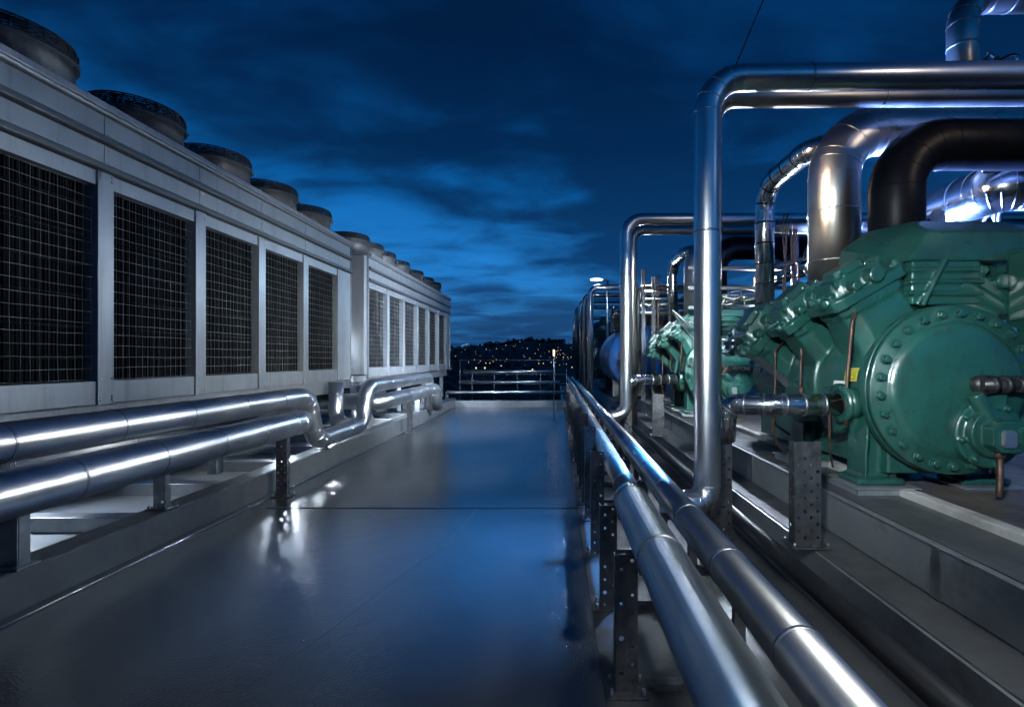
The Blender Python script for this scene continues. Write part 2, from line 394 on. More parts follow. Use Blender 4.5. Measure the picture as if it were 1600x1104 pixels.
def place(proto, i, loc, rz, label=None, group=None):
    o = proto if not used[i] else copy_tree(proto); used[i] = 1
    o.location = loc; o.rotation_euler = (0, 0, rz)
    if label: o['label'] = label; o['group'] = group
    return o
for k in range(70):
    y = 160*math.exp(rnd.random()*2.6) if k > 25 else rnd.uniform(500, 1600); px = rnd.uniform(690, 905)
    if rnd.random() < .12: px = rnd.uniform(905, 1300)
    x = (px-870)/750*y; i = rnd.choice((0, 1, 2)) if y > 450 else 2
    lb = {0: ('small distant house with a single lit window in the dark town', 'houses with one lit window'), 1: ('taller distant house with two lit windows in the dark town', 'houses with two lit windows'), 2: ('small unlit gabled house in the dark town', 'unlit houses')}[i]
    place(protos[i], i, (x, y, -15+hillh(x, y)), rnd.uniform(-.6, .6), *lb)
def emitter(name, c, s): return mat(name, c, .5, emis=c, estr=s)
LW = emitter('warm_lamp_glass', (1, .5, .22), 2); LC = emitter('cool_lamp_glass', (.7, .82, 1), 2.2); POLE = mat('lamp_pole_dark', (.04, .04, .04), .6)
def streetlamp(m, label, grp, k):
    r = empty('street_lamp', (0,0,0), label, 'street lamp', grp)
    MB().cyl((0,0,0), (0,0,7), .12, 6).build('pole', POLE, r)
    MB().lathe([(-.5, .01), (-.35, .36), (0, .5), (.35, .36), (.5, .01)], (0, -.3, 7.2), 'z', 8).build('lamp_head', m, r)
    return r
sl = [streetlamp(LW, 'tiny warm orange lamp glowing in the town below the ridge', 'warm lamps of the town', 0), streetlamp(LC, 'tiny cold white lamp glowing in the town below the ridge', 'cold lamps of the town', 1)]
ul = [0, 0]
for k in range(85):
    if k < 58: y = rnd.uniform(900, 1900)
    else: y = 230*math.exp(rnd.random()*1.5)
    px = rnd.uniform(698, 900) if rnd.random() < .9 else rnd.uniform(900, 1450)
    x = (px-870)/750*y; i = 0 if rnd.random() < .68 else 1
    o = sl[i] if not ul[i] else copy_tree(sl[i]); ul[i] = 1
    o.location = (x, y, -15+hillh(x, y)); s = (y/900)**.6*rnd.choice((.45, .6, .7, .8, 1.2))*(.5 if y < 700 else 1); o.scale = (s, s, s)
# bright cluster on the ridge left of the wood
for k in range(5):
    y = 2000; x = (722+k*2.2-870)/750*y; o = copy_tree(sl[1]); o.location = (x, y, -15+hillh(x, y)); o.scale = (1.8, 1.8, 1.8)

# =================================================================== LEFT: COOLER UNITS
XP = -4.06
def guard_panel(y0, y1, z0, z1, root):
    rr = random.Random(int(y0*100))
    b = MB()
    nh = 17; nv = 14
    for i in range(nh+1):
        z = z0+.012+(z1-z0-.024)*i/nh; pts = []
        j0 = rr.uniform(-.004, .004)
        for k in range(9):
            pts.append((XP-.034+rr.uniform(-.006, .006), y0+(y1-y0)*k/8, z+j0+rr.uniform(-.0035, .0035)))
        b.sweep(pts, .0024, 5, caps=False)
    for i in range(nv+1):
        y = y0+.012+(y1-y0-.024)*i/nv; pts = []
        for k in range(7):
            pts.append((XP-.040+rr.uniform(-.005, .005), y+rr.uniform(-.003, .003), z0+(z1-z0)*k/6))
        b.sweep(pts, .0012, 5, caps=False)
    b.build('wire_guard', WIRE, root)
    b = MB(); n = 34; dy = (y1-y0)/n
    for i in range(n):
        y = y0+dy*i; b.box(XP-.14, XP-.085+rr.uniform(-.012, .004), y+dy*.18, y+dy*.80, z0, z1)
    b.box(XP-.2, XP-.135, y0, y1, z0, z1)
    for i in range(6): # header pipes of the coil
        z = z0+.2+i*.27; b.cyl((XP-.09, y0, z), (XP-.09, y1, z), .011, 8)
    b.build('coil', COIL, root)
def fan(cx, cy, root, r=.42):
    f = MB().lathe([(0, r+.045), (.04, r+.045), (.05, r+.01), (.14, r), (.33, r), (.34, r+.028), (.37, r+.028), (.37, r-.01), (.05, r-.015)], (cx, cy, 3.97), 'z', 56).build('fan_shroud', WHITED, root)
    b = MB()
    for k in range(6):
        rr_ = r+.020-.0035*k; z = 4.345+.023*k
        p = [(cx+rr_*math.cos(a), cy+rr_*math.sin(a), z) for a in [2*math.pi*i/40 for i in range(41)]]
        b.sweep(p, .0088, 5, caps=False)
    for k in range(2, 8):
        rr_ = r*(1-k/8.6); p = [(cx+rr_*math.cos(a), cy+rr_*math.sin(a), 4.468+.03*(1-rr_/r)) for a in [2*math.pi*i/28 for i in range(29)]]
        b.sweep(p, .004, 4, caps=False)
    for k in range(28):
        a = 2*math.pi*k/28; c, s = math.cos(a), math.sin(a)
        b.sweep([(cx+(r+.02)*c, cy+(r+.02)*s, 4.33), (cx+(r+.018)*c, cy+(r+.018)*s, 4.43), (cx+(r-.02)*c, cy+(r-.02)*s, 4.468), (cx+.05*c, cy+.05*s, 4.495)], .006, 5)
    b.build('fan_guard', DGUARD, f)
    b = MB().cyl((cx, cy, 4.1), (cx, cy, 4.36), .09, 16)
    for k in range(5):
        m = Matrix.Translation((cx, cy, 4.24)) @ Matrix.Rotation(2*math.pi*k/5, 4, 'Z') @ Matrix.Rotation(R(24), 4, 'X')
        b.box(.08, r-.035, -.09, .09, -.006, .006, m)
    b.build('fan_blades', DGUARD, f)
    b = MB()
    for k in range(4):
        a = R(20)+math.pi/2*k; b.cyl((cx+(r+.03)*math.cos(a), cy+(r+.03)*math.sin(a), 4.27), (cx+(r+.075)*math.cos(a), cy+(r+.075)*math.sin(a), 4.27), .014, 8)
    b.build('fixing_lug', BAND, f)
    b = MB()
    return f
def cooler(name, label, ya, yb, posts, fans, endcap):
    root = empty(name, (0, 0, 0), label, 'cooler unit')
    XB = -6.3
    # body behind the face
    MB().box(XB, XP-.20, ya+.02, yb-.02, 1.30, 3.94).build('casing', WHITE, root, .006)
    MB().box(XB, XP-.10, ya+.03, yb-.03, 1.06, 1.295).build('base_beam', WHITE, root, .006)
    # cornice and rails
    MB().prism([(XP-.02, 3.88), (XP+.045, 3.88), (XP+.045, 3.90), (XP+.07, 3.905), (XP+.07, 3.965), (XP-.35, 3.985), (XB-.04, 3.985), (XB-.04, 3.945), (XP-.02, 3.945)], ya-.02, yb+.02).build('cornice', WHITE, root, .004)
    for z0, z1, d in ((3.618, 3.690, .052), (3.368, 3.436, .052)):
        MB().prism([(XP+.005, z0), (XP+d-.008, z0+.004), (XP+d, z0+.012), (XP+d, z1-.016), (XP+d-.02, z1), (XP+.005, z1+.004)], ya-.012, yb+.012).build('rail_trim', RAIL, root, .003)
    edges = [ya]+posts+[yb]
    pw = .078
    for i in range(len(edges)-1):
        y0 = edges[i]+(pw if i else 0); y1 = edges[i+1]-(pw if i < len(edges)-2 else 0)
        g = .0035
        e0 = edges[i]+(g if i else 0); e1 = edges[i+1]-(g if i < len(edges)-2 else 0)
        for z0, z1 in ((3.694, 3.876), (3.44, 3.614)):
            MB().box(XP-.2, XP-.001*(1+i % 2), e0, e1, z0, z1).build('fascia_panel', WHITE, root, .003)
        closed = (y1-y0) < .6
        if closed:
            MB().box(XP-.2, XP-.002, y0, y1, 1.296, 3.364).build('end_panel', WHITE, root, .004)
            continue
        MB().box(XP-.2, XP-.003, y0, y1, 3.232, 3.362).build('header_panel', WHITE, root, .003)
        MB().box(XP-.2, XP-.003, y0, y1, 1.296, 1.500).build('kick_panel', WHITE, root, .003)
        guard_panel(y0, y1, 1.503, 3.229, root)
    for y in posts:
        p = MB().box(XP-.22, XP+.014, y-pw+.002, y+pw-.002, 1.29, 3.366).build('post', WHITE, root, .004)
        b = MB()
        for z in (1.33, 1.36, 1.52, 3.30, 3.34):
            for dy in (-.055, .055):
                b.lathe([(0, .011), (.006, .010), (.009, .001)], (XP+.0145, y+dy, z), 'x', 8)
        for z in (3.47, 3.58, 3.72, 3.84):
            b.lathe([(0, .010), (.006, .008), (.008, .001)], (XP-.0005, y+.045, z), 'x', 8)
        b.build('rivets', BAND, p)
    for c in fans: fan(-4.70, c, root)
    # end face panelling
    for ye, sg in ((ya, -1), (yb, 1)):
        yy = sorted((ye, ye+sg*.012))
        MB().box(XB, XP-.004, yy[0], yy[1], 1.30, 3.93).build('end_sheet', WHITE, root, .003)
        yy = sorted((ye+sg*.0125, ye+sg*.03))
        MB().box(XP-.12, XP+.012, yy[0], yy[1], 1.29, 3.94).build('corner_post', WHITE, root, .003)
    y = ya+.5
    while y < yb:
        MB().box(XP-.34, XP-.22, y-.06, y+.06, .245, 1.058).box(XP-.36, XP-.20, y-.08, y+.08, .102, .12).build('leg', GALV, root, .004)
        MB().box(XB+.2, XB+.32, y-.06, y+.06, .102, 1.058).build('leg', GALV, root, .004)
        y += 2.4
    return root
u1 = cooler('cooler_unit', 'nearest white metal cooler unit, tall mesh windows and big round fans on its roof', -1.6, 9.43,
            [-.29, .86, 2.01, 3.16, 4.31, 5.46, 6.60, 7.75, 8.95], [.35, 1.6, 2.85, 4.1, 5.37, 6.58, 7.79, 8.99], True)
u2 = cooler('cooler_unit', 'farther white metal cooler unit standing past the gap, six small mesh windows', 10.36, 18.2,
            [11.54, 12.74, 13.98, 15.2, 16.44, 17.66], [10.86, 11.75, 12.65, 13.85, 15.3, 16.6, 17.65], True)
# white box on the far unit's front corner seen in the gap
b = MB().box(-4.9, -4.09, 10.19, 10.33, 1.36, 3.9); o = b.build('front_cover', WHITE, u2, .008)
b = MB().box(-5.9, -5.0, 10.20, 10.325, 1.6, 3.3); b.build('side_coil', COIL, u2, .008)

# =================================================================== LEFT PIPES
XU, ZU, RU = -3.52, 1.165, .133
XL, ZL, RL = -3.30, .885, .150
pipe('insulated_pipe', 'upper shiny pipe on the white units, dipping in a U at the gap',
     [(XU, -2.8, ZU), (XU, 6.75, ZU), (XU, 7.0, .50), (XU, 8.68, .50), (XU, 8.9, ZU+.02), (XU, 13.2, ZU+.02), (XU, 13.25, .3)], RU, [.30, .30, .32, .28, .22], m=STEELL, bands=.78, start=.5, gores=3)
pipe('insulated_pipe', 'lower thick shiny pipe under the nearest cooler unit, turning in behind the tall bracket',
     [(XL, -2.8, ZL), (XL, 6.35, ZL), (-5.0, 6.36, ZL-.02)], RL, .27, STEELL, bands=.69, start=.6, gores=3)
pipe('insulated_pipe', 'lower shiny pipe under the farther cooler unit, many clamp bands',
     [(-5.0, 9.0, ZL+.02), (XL, 9.01, ZL), (XL, 13.0, ZL), (XL, 13.3, .35)], RL, [.25, .22], STEELL, bands=.62, start=1.9, gores=3)
pipe('insulated_pipe', 'short shiny riser dropping from the corner of the nearest unit into the U bend',
     [(-3.93, 8.55, 1.285), (-3.93, 8.55, .62), (-3.62, 8.25, .54)], .125, .2, STEELL, bands=.35, start=.2, gores=2)
pipe('insulated_pipe', 'pale painted riser hanging below the front corner of the farther unit',
     [(-3.98, 9.62, 1.35), (-3.98, 9.62, .66), (-3.56, 9.0, .52)], .15, .26, WHITE, bandm=RAIL, bands=.5, start=.12, gores=2)
pipe('insulated_pipe', 'fat shiny header pipe running along in the shadow under the cooler units',
     [(-4.75, 2.5, .78), (-4.75, 12.8, .78)], .20, .2, STEELL, bands=1.2, start=.4)
pipe('insulated_pipe', 'vertical shiny stub rising from the fat header into the unit above',
     [(-4.45, 8.0, .70), (-4.45, 8.0, 1.06)], .12, .1, STEELL, bands=0)

def perf_plate(wd, ht, cell=.045, hr=.0105, seed=0, p=.75):
    rr = random.Random(seed); b = MB(); n = max(1, round(wd/cell)); m = max(1, round(ht/cell)); cw, ch = wd/n, ht/m
    for i in range(n):
        for j in range(m):
            cx, cz = (i+.5)*cw, (j+.5)*ch
            sq = [(cx+dx*cw/2, 0, cz+dz*ch/2) for dx, dz in ((1,0),(1,1),(0,1),(-1,1),(-1,0),(-1,-1),(0,-1),(1,-1))]
            if (i+j) % 2 == 0 and rr.random() < p or (wd < .06 and j % 2):
                h = hr*rr.choice((.8, 1, 1, 1.3)); oc = [(cx+h*math.cos(k*math.pi/4), 0, cz+h*math.sin(k*math.pi/4)) for k in range(8)]
                b.add(sq+oc, [(k, (k+1) % 8, 8+(k+1) % 8, 8+k) for k in range(8)])
            else: b.add(sq, [tuple(range(8))])
    return b
def strut(name, label, x, y, z0, z1, wd=.13, dp=.06, group=None, m=GALVD, base=True, seed=1, seat=True):
    r = empty(name, (x, y, z0), label, 'pipe support', group)
    ht = z1-z0
    a = perf_plate(wd, ht, seed=seed).build('face_plate', m, r, 0, .005)
    b = perf_plate(dp, ht, cell=.04, seed=seed+5); b.v = [(0.0, p[0]+.004, p[2]) for p in b.v]; b.build('side_flange', m, r, 0, .005)
    b = perf_plate(dp, ht, cell=.04, seed=seed+9); b.v = [(wd, p[0]+.004, p[2]) for p in b.v]; b.build('side_flange', m, r, 0, .005)
    if base:
        bp = MB().box(-.04, wd+.05, -.05, dp+.05, .004, .014); bp.build('base_plate', m, r, .003)
        b = MB()
        for px, py in ((-.02, -.03), (wd+.03, -.03), (-.02, dp+.03), (wd+.03, dp+.03)): b.cyl((px, py, .014), (px, py, .04), .009, 6)
        b.build('anchor_bolts', BAND, r)
    if seat:
        MB().box(-.02, wd+.02, -.01, dp+.02, ht+.001, ht+.009).build('seat_plate', m, r, .002)
    return r
# left brackets
strut('pipe_support', 'dark perforated bracket on the floor holding the end of the lower left pipe', -3.45, 5.90, 0, .78, .13, .07, seed=3, m=GALVD)
def saddle(x, y, z, r, root):
    b = MB(); p = [(x+(r+.008)*math.cos(a), y, z+(r+.008)*math.sin(a)) for a in [R(180+8*i) for i in range(23)]]
    return p
def leftpost(y, label, xs=-3.66, zb=.30, z1=.735, group=None):
    r = empty('pipe_support', (XL, y, zb), label, 'pipe support', group)
    MB().box(-.07, .07, -.008, .008, 0, z1-zb).box(-.075, -.069, 0, .07, 0, z1-zb).box(.069, .075, 0, .07, 0, z1-zb).build('column', GALV, r, .002)
    MB().box(-.12, .12, -.05, .10, .0, .012).build('base_plate', GALV, r, .003)
    return r
r = leftpost(3.2, 'grey pipe support nearest the camera beneath the lower left pipe', zb=.306, z1=.74); r.location.x = -3.66
strut('pipe_support', 'grey folded bracket between kerb and lower left pipe, halfway to the tall dark one', -3.74, 4.45, .306, .80, .11, .06, m=GALV, seed=8)
strut('pipe_support', 'slim grey bracket on the floor by the kerb, below the farther lower pipe', -3.40, 10.9, 0, .74, .12, .06, m=GALV, seed=12)
strut('pipe_support', 'last slim grey bracket at the down-turned ends of the far left pipes', -3.72, 12.6, .306, .74, .12, .06, m=GALV, seed=13)
strut('pipe_support', 'short bracket standing on the kerb under the U bend', -3.60, 7.4, .306, .42, .06, .05, m=GALVD, seed=14)

# =================================================================== RIGHT PIPE RACK
XA, ZA, RA = .795, .735, .090
pipe('long_pipe', 'long shiny pipe running the whole right side of the walkway, upper right of the pair',
     [(XA, -2.5, ZA), (XA, 24, ZA)], RA, .2, STEELV, bands=.62, start=.3)
XB_, ZB_, RB_ = .462, .815, .106
fatp = pipe('long_pipe', 'fat shiny pipe nearest the camera, leftmost of the pipes on the right',
     [(XB_, -2.5, ZB_), (XB_, 2.98, ZB_)], RB_, .2, STEELV, bands=1.7, start=1.2)
MB().lathe([(-.02, RB_+.004), (.02, RB_+.004), (.08, .096), (.14, .084), (.16, .080)], (0, 5.48, 0), 'y', 32).build('reducer', STEEL, fatp)
pipe('long_pipe', 'slimmer pipe continuing behind the end of the fat pipe, over the perforated posts',
     [(XB_+.015, 2.96, ZB_), (XB_+.015, 4.2, ZB_), (XB_+.06, 22, ZB_)], .080, .2, STEELD, bands=.7, start=.4)
pipe('long_pipe', 'dark dull pipe low against the ledge beyond the shiny pipes',
     [(1.52, -2.5, .36), (1.52, 13, .36)], .060, .2, DARKM, bands=0)
# two-post frames of the rack
def frame(y, label, group, tall, seed):
    r = empty('rack_frame', (.30, y, 0), label, 'pipe support', group)
    zt = .685
    a = perf_plate(.11, tall, seed=seed).build('post', GALVD, r, 0, .006); a.location = (0, 0, 0)
    b = perf_plate(.055, tall, cell=.04, seed=seed+2); b.v = [(0, p[0]+.005, p[2]) for p in b.v]; b.build('post_flange', GALVD, a, 0, .006)
    b = perf_plate(.055, tall, cell=.04, seed=seed+3); b.v = [(.11, p[0]+.005, p[2]) for p in b.v]; b.build('post_flange', GALVD, a, 0, .006)
    MB().box(.116, .62, .004, .045, .60, .638).build('cross_arm', GALVD, r, .003)
    MB().box(.60, .66, .004, .045, .012, .596).build('back_post', GALVD, r, .003)
    MB().box(-.05, .16, -.05, .10, .003, .015).build('base_plate', GALVD, r, .003); MB().box(.55, .71, -.04, .09, .003, .015).build('base_plate', GALVD, r, .003)
    MB().box(.16, .55, .0, .06, .016, .052).build('foot_channel', GALVD, r, .003)
    b = MB()
    for px in (-.025, .135):
        for py in (-.03, .075): b.cyl((px, py, .015), (px, py, .05), .009, 6)
    b.build('anchor_bolts', BAND, r)
    return r
fy = [2.43, 3.27, 4.15, 5.05, 5.6, 6.3, 7.0, 7.9, 8.8, 9.9, 11.0, 12.3, 13.8, 15.4]
labs = {2.43: 'dark perforated post frame nearest the camera, under the fat pipe', 3.27: 'second dark perforated post frame along the walkway edge from the camera',
        4.15: 'third dark perforated post frame along the walkway edge, near the end of the fat pipe', 5.05: 'tall dark perforated post on the walkway edge just past the floor joint end'}
for i, y in enumerate(fy):
    frame(y, labs.get(y, 'small dark perforated post frame farther along the walkway edge'), None if y in labs else 'farther post frames of the pipe rack', .70 if y < 4 else (.98 if y in (5.05, 6.3) else .9), i*3+1)

# vertical risers with the overhead pipes
pipe('overhead_pipe', 'nearest tall shiny riser bending into the upper of the two overhead pipes',
     [(XA+.02, 3.58, ZA-.13), (1.165, 3.72, .595), (1.165, 3.72, 3.87), (8.5, 3.66, 3.91)], .099, [.13, .27], STEELV, bands=1.9, start=2.4, gores=4)
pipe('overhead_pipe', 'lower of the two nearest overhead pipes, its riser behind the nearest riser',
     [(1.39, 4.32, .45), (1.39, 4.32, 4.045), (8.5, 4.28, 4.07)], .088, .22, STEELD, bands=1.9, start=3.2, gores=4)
pipe('overhead_pipe', 'second tall shiny riser along the walkway, bending right over the second green machine',
     [(XA+.05, 8.0, ZA), (1.16, 8.06, ZA), (1.16, 8.06, 4.04), (8.5, 8.06, 4.05)], .098, [.2, .27], STEELV, bands=2.2, start=2.6, gores=4)
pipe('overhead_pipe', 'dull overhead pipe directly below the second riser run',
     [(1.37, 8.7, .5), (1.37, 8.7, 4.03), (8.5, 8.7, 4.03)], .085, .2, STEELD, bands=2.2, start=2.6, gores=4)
pipe('overhead_pipe', 'third riser along the walkway, small, its top bent right below the lamp',
     [(1.05, 15, .7), (1.05, 15, 3.92), (4.5, 15, 3.92)], .09, .25, STEELV, bands=0, gores=4)
for k, (px, yt, Y) in enumerate(((913, 461, 16.7), (907, 470, 18.4), (900.5, 480, 20.5), (897, 497, 24))):
    x = (px-870)/750*Y; zt = 1.7+(560-yt)/750*Y
    pipe('overhead_pipe', ['fourth riser in the far row, just left of the third', 'fifth riser in the far row of risers', 'sixth riser in the far row of risers', 'last and smallest riser at the far end of the plant'][k],
         [(x, Y, .7), (x, Y, zt), (x+3, Y, zt)], .085, .25, STEEL if k % 2 else STEELD, bands=0, gores=3)

# perforated stanchions by the risers
strut('stanchion', 'wide perforated stanchion standing beside the nearest tall riser', 1.27, 3.97, .0, 1.17, .18, .07, m=GALVD, seed=21)
strut('stanchion', 'free-standing perforated stanchion on the ledge in front of the nearest green machine', 1.66, 3.34, .386, 1.12, .18, .08, m=GALVD, seed=22, seat=False)
strut('stanchion', 'small perforated stanchion beside the second tall riser', 1.10, 8.32, .0, 1.22, .20, .07, m=GALVD, seed=23)
strut('stanchion', 'small perforated stanchion on the ledge before the second green machine', 1.62, 8.1, .386, 1.10, .19, .08, m=GALVD, seed=24, seat=False)
strut('stanchion', 'dim perforated stanchion far along the ledge below the blue vessel', 1.62, 12.4, .386, 1.10, .19, .08, m=GALVD, seed=25, seat=False)

# =================================================================== COMPRESSORS
AZ = .74                                          # shaft height above the plinth
def head_frame(y, ang, dist):
    """matrix whose +Z points outward from the shaft, ang from vertical towards -X"""
    d = Vector((-math.sin(ang), 0, math.cos(ang)))
    X = Vector((math.cos(ang), 0, math.sin(ang))); Y = Vector((0, 1, 0))
    m = Matrix(((X.x, Y.x, d.x, 0), (X.y, Y.y, d.y, 0), (X.z, Y.z, d.z, 0), (0, 0, 0, 1)))
    return Matrix.Translation(Vector((0, y, AZ))+d*dist) @ m
def octprism(b, mt, rx, ry, z0, z1, ch=.3, top=1.0):
    p = [(-1, -1+ch), (-1, 1-ch), (-1+ch, 1), (1-ch, 1), (1, 1-ch), (1, -1+ch), (1-ch, -1), (-1+ch, -1)]
    vs = [mt @ Vector((x*rx, y*ry, z0)) for x, y in p]+[mt @ Vector((x*rx*top, y*ry*top, z1)) for x, y in p]
    b.add(vs, [tuple(range(8)), tuple(range(15, 7, -1))]+[(i, i+8, (i+1) % 8+8, (i+1) % 8) for i in range(8)])
def bolt(b, mt, r=.022, h=.025):
    b.add([mt @ Vector((r*1.35*math.cos(a), r*1.35*math.sin(a), z)) for z in (0, .004) for a in [k*math.pi/6 for k in range(12)]],
          [tuple(range(12)), tuple(range(23, 11, -1))]+[(i, i+12, (i+1) % 12+12, (i+1) % 12) for i in range(12)])
    b.add([mt @ Vector((r*q*math.cos(a), r*q*math.sin(a), z)) for z, q in ((.004, 1), (h*.85, 1), (h, .8)) for a in [k*math.pi/3 for k in range(6)]],
          [tuple(range(17, 11, -1))]+[(j*6+i, j*6+6+i, j*6+6+(i+1) % 6, j*6+(i+1) % 6) for j in range(2) for i in range(6)])
def compressor(label, M_):
    root = empty('compressor', (0, 0, 0), label, 'compressor')
    c = (0, 0, AZ)
    b = MB()
    b.lathe([(.16, .001), (.16, .50), (.24, .53), (.40, .54), (1.38, .54), (1.46, .50), (1.46, .001)], c, 'y', 56)
    b.lathe([(.07, .001), (.07, .612), (.150, .612), (.175, .56), (.20, .50), (.20, .001)], c, 'y', 72)
    b.lathe([(.84, .001), (.84, .575), (.90, .575), (.90, .001)], c, 'y', 56)
    heads = [(.46, R(30), .50), (1.0, R(41), .50), (1.56, R(54), .46)]
    # smooth necks carrying the banks
    for (y, a, d) in heads:
        m = head_frame(y, a, 0)
        octprism(b, m, .31, .24, .2, .80, .35, .84)
        octprism(b, m, .28, .215, .77, .86, .3)
        m2 = head_frame(y, -a, 0)
        octprism(b, m2, .29, .26, .2, .78, .35, .86); octprism(b, m2, .28, .25, .75, .84, .3)
    # side covers (hand-hole) and sumps
    for sgn in (-1, 1):
        b.lathe([(0, .20), (.61, .19), (.61, .001)], (0, .52, AZ-.12), (sgn, 0, -.12), 24)
        b.lathe([(0, .20), (.60, .19), (.60, .001)], (0, 1.14, AZ-.12), (sgn, 0, -.12), 24)
    b.box(-.36, .36, .2, 1.4, .10, .5)
    # legs
    for sgn in (-1, 1):
        for y in (.32, 1.25):
            b.prism([(sgn*.52, .03), (sgn*.26, .03), (sgn*.30, .5), (sgn*.49, .62), (sgn*.50, .3)], y-.03, y+.06)
            b.prism([(sgn*.58, .012), (sgn*.22, .012), (sgn*.22, .06), (sgn*.58, .06)], y-.12, y+.16)
            b.prism([(sgn*.52, .03), (sgn*.50, .03), (sgn*.46, .55), (sgn*.50, .55)], y-.10, y+.14)
    body = cast(b.build('crankcase', M_, root), .013, 6, .5)
    # front cover
    b = MB().lathe([(.10, .001), (.068, .607), (.03, .607), (.022, .600), (.018, .492), (.008, .482), (-.008, .468), (-.022, .43), (-.030, .30), (-.034, .001)], c, 'y', 96)
    b.v = [p for p in b.v]
    cov = b.build('end_cover', M_, root)
    rr = random.Random(5)
    for k in range(26):
        a = 2*math.pi*(k+.3)/26
        bb = MB(); m = Matrix.Rotation(R(90), 4, 'X') @ Matrix.Rotation(rr.random(), 4, 'Z')
        bolt(bb, m, .028, .038); o = bb.build('bolt', M_, cov); o.location = (.545*math.cos(a), .019, AZ+.545*math.sin(a))
    b = MB()
    # ring bolt circle on the body flange behind
    for k in range(30):
        a = 2*math.pi*(k+.5)/30; m = Matrix.Translation((.565*math.cos(a), .158, AZ+.565*math.sin(a))) @ Matrix.Rotation(R(-90), 4, 'X'); bolt(b, m, .015, .02)
    b.build('flange_bolts', M_, root)
    # oil pump housing low on the cover
    px, pz = .17, AZ-.30
    b = MB(); b.lathe([(.02, .001), (.02, .24), (-.06, .24), (-.07, .225), (-.07, .001)], (px, 0, pz), 'y', 40)
    b.lathe([(-.05, .001), (-.05, .17), (-.13, .16), (-.13, .001)], (px-.02, 0, pz+.01), 'y', 32)
    m = Matrix.Translation((px+.01, -.10, pz)) @ Matrix.Rotation(R(90), 4, 'X')
    octprism(b, m, .125, .105, 0, .12, .45)
    b.lathe([(0, .10), (-.10, .09), (-.10, .001)], (px+.02, 0, pz+.26), 'y', 24)
    b.box(px-.04, px+.12, -.07, 0, pz, pz+.30)
    b.lathe([(.0, .001), (.0, .05), (.20, .05), (.20, .001)], (px-.03, -.09, pz+.1), (-.5, 0, .9), 16)
    for k in range(8):
        a = 2*math.pi*k/8+.2; m = Matrix.Translation((px+.208*math.cos(a), -.066, pz+.208*math.sin(a))) @ Matrix.Rotation(R(90), 4, 'X'); bolt(b, m, .021, .03)
    pm = cast(b.build('oil_pump', M_, root), .007, 3, .4)
    m = Matrix.Translation((px-.02, -.222, pz-.01)) @ Matrix.Rotation(R(90), 4, 'X'); b = MB(); octprism(b, m, .045, .06, 0, .022, .3, .9)
    b.build('sight_glass', CHROME, pm)
    b = MB(); m = Matrix.Translation((px+.09, -.222, pz)) @ Matrix.Rotation(R(90), 4, 'X'); octprism(b, m, .055, .07, 0, .03, .45, .9); b.build('plug', M_, pm)
    # dark shut-off valve above the pump
    b = MB().cyl((px-.10, -.10, AZ+.045), (px+.42, -.10, AZ+.04), .042, 20)
    for k in range(5): b.lathe([(-.018, .04), (-.016, .062), (.016, .062), (.018, .04)], (px-.02+.09*k, -.10, AZ+.044), 'x', 20)
    b.lathe([(0, .001), (0, .07), (.12, .065), (.12, .001)], (px-.05, -.10, AZ+.04), 'y', 16)
    b.build('shutoff_valve', DARKM, root)
    # banks of cylinder heads
    for q, (y, a, d) in enumerate(heads):
        for sgn in (1, -1):
            m = head_frame(y, a*sgn, .84)
            b = MB(); octprism(b, m, .325, .235, .0, .085, .22); octprism(b, m, .27, .185, .07, .21, .3, .80)
            octprism(b, m, .15, .12, .2, .27, .3, .86)
            for ix in (-2, -1, 1, 2): b.box(ix*.095-.014, ix*.095+.014, -.15, .15, .14, .25-.018*abs(ix), m)
            for k in range(10):
                a2 = 2*math.pi*k/10; bx, by = .285*math.cos(a2)/max(abs(math.cos(a2)), abs(math.sin(a2))), .205*math.sin(a2)/max(abs(math.cos(a2)), abs(math.sin(a2)))
                bolt(b, m @ Matrix.Translation((bx, by, .083)), .032, .06)
            b.cyl(m @ Vector((.05, -.17, .12)), m @ Vector((.05, -.27, .12)), .06, 12); b.cyl(m @ Vector((-.12, -.17, .12)), m @ Vector((-.12, -.26, .12)), .035, 12)
            b.cyl(m @ Vector((-.2, -.1, .12)), m @ Vector((-.36, -.12, .09)), .035, 12)
            o = b.build('cylinder_head', M_, root); cast(o, .0085, 3, .4)
    # square top housing with a hipped hood
    b = MB()
    b.box(-.16, .36, .22, .85, AZ+.63, AZ+.96)
    b.box(-.16, .60, .35, .85, AZ+.52, AZ+.70)
    b.box(.30, .62, .42, .85, AZ+.68, AZ+.98)
    for k in range(3): b.box(-.18, .38, .20, .87, AZ+.70+k*.09, AZ+.725+k*.09)
    b.cyl((-.10, .2, AZ+.62), (.08, .2, AZ+.98), .022, 8)
    cast(b.build('gear_housing', M_, root), .009, 4, .45)
    b = MB(); z0 = AZ+.96; z1 = AZ+1.19; z2 = AZ+1.33
    vs = [(-.20, .22, z0), (.70, .22, z0), (.80, .25, z1), (-.02, .25, z1), (-.30, .95, z0), (.70, .95, z0), (.82, .92, z1), (-.34, .85, z1-.02),
          (.78, .48, z2), (.02, .48, z2), (.78, .80, z2), (-.14, .80, z2)]
    b.add(vs, [(0,1,2,3), (3,2,8,9), (9,8,10,11), (0,3,7,4), (3,9,11,7), (4,7,6,5), (7,11,10,6), (1,5,6,2), (2,6,10,8), (0,4,5,1)])
    b.build('terminal_hood', M_, root, .022)
    b = MB().box(.56, 1.2, -.16, .24, AZ+.46, AZ+1.04); b.box(.54, 1.2, -.12, .20, AZ+.50, AZ+1.0); octprism(b, Matrix.Translation((.80, .04, AZ+.36)), .23, .17, 0, .2, .3); b.box(.6, 1.2, .1, .6, AZ+.6, AZ+.95)
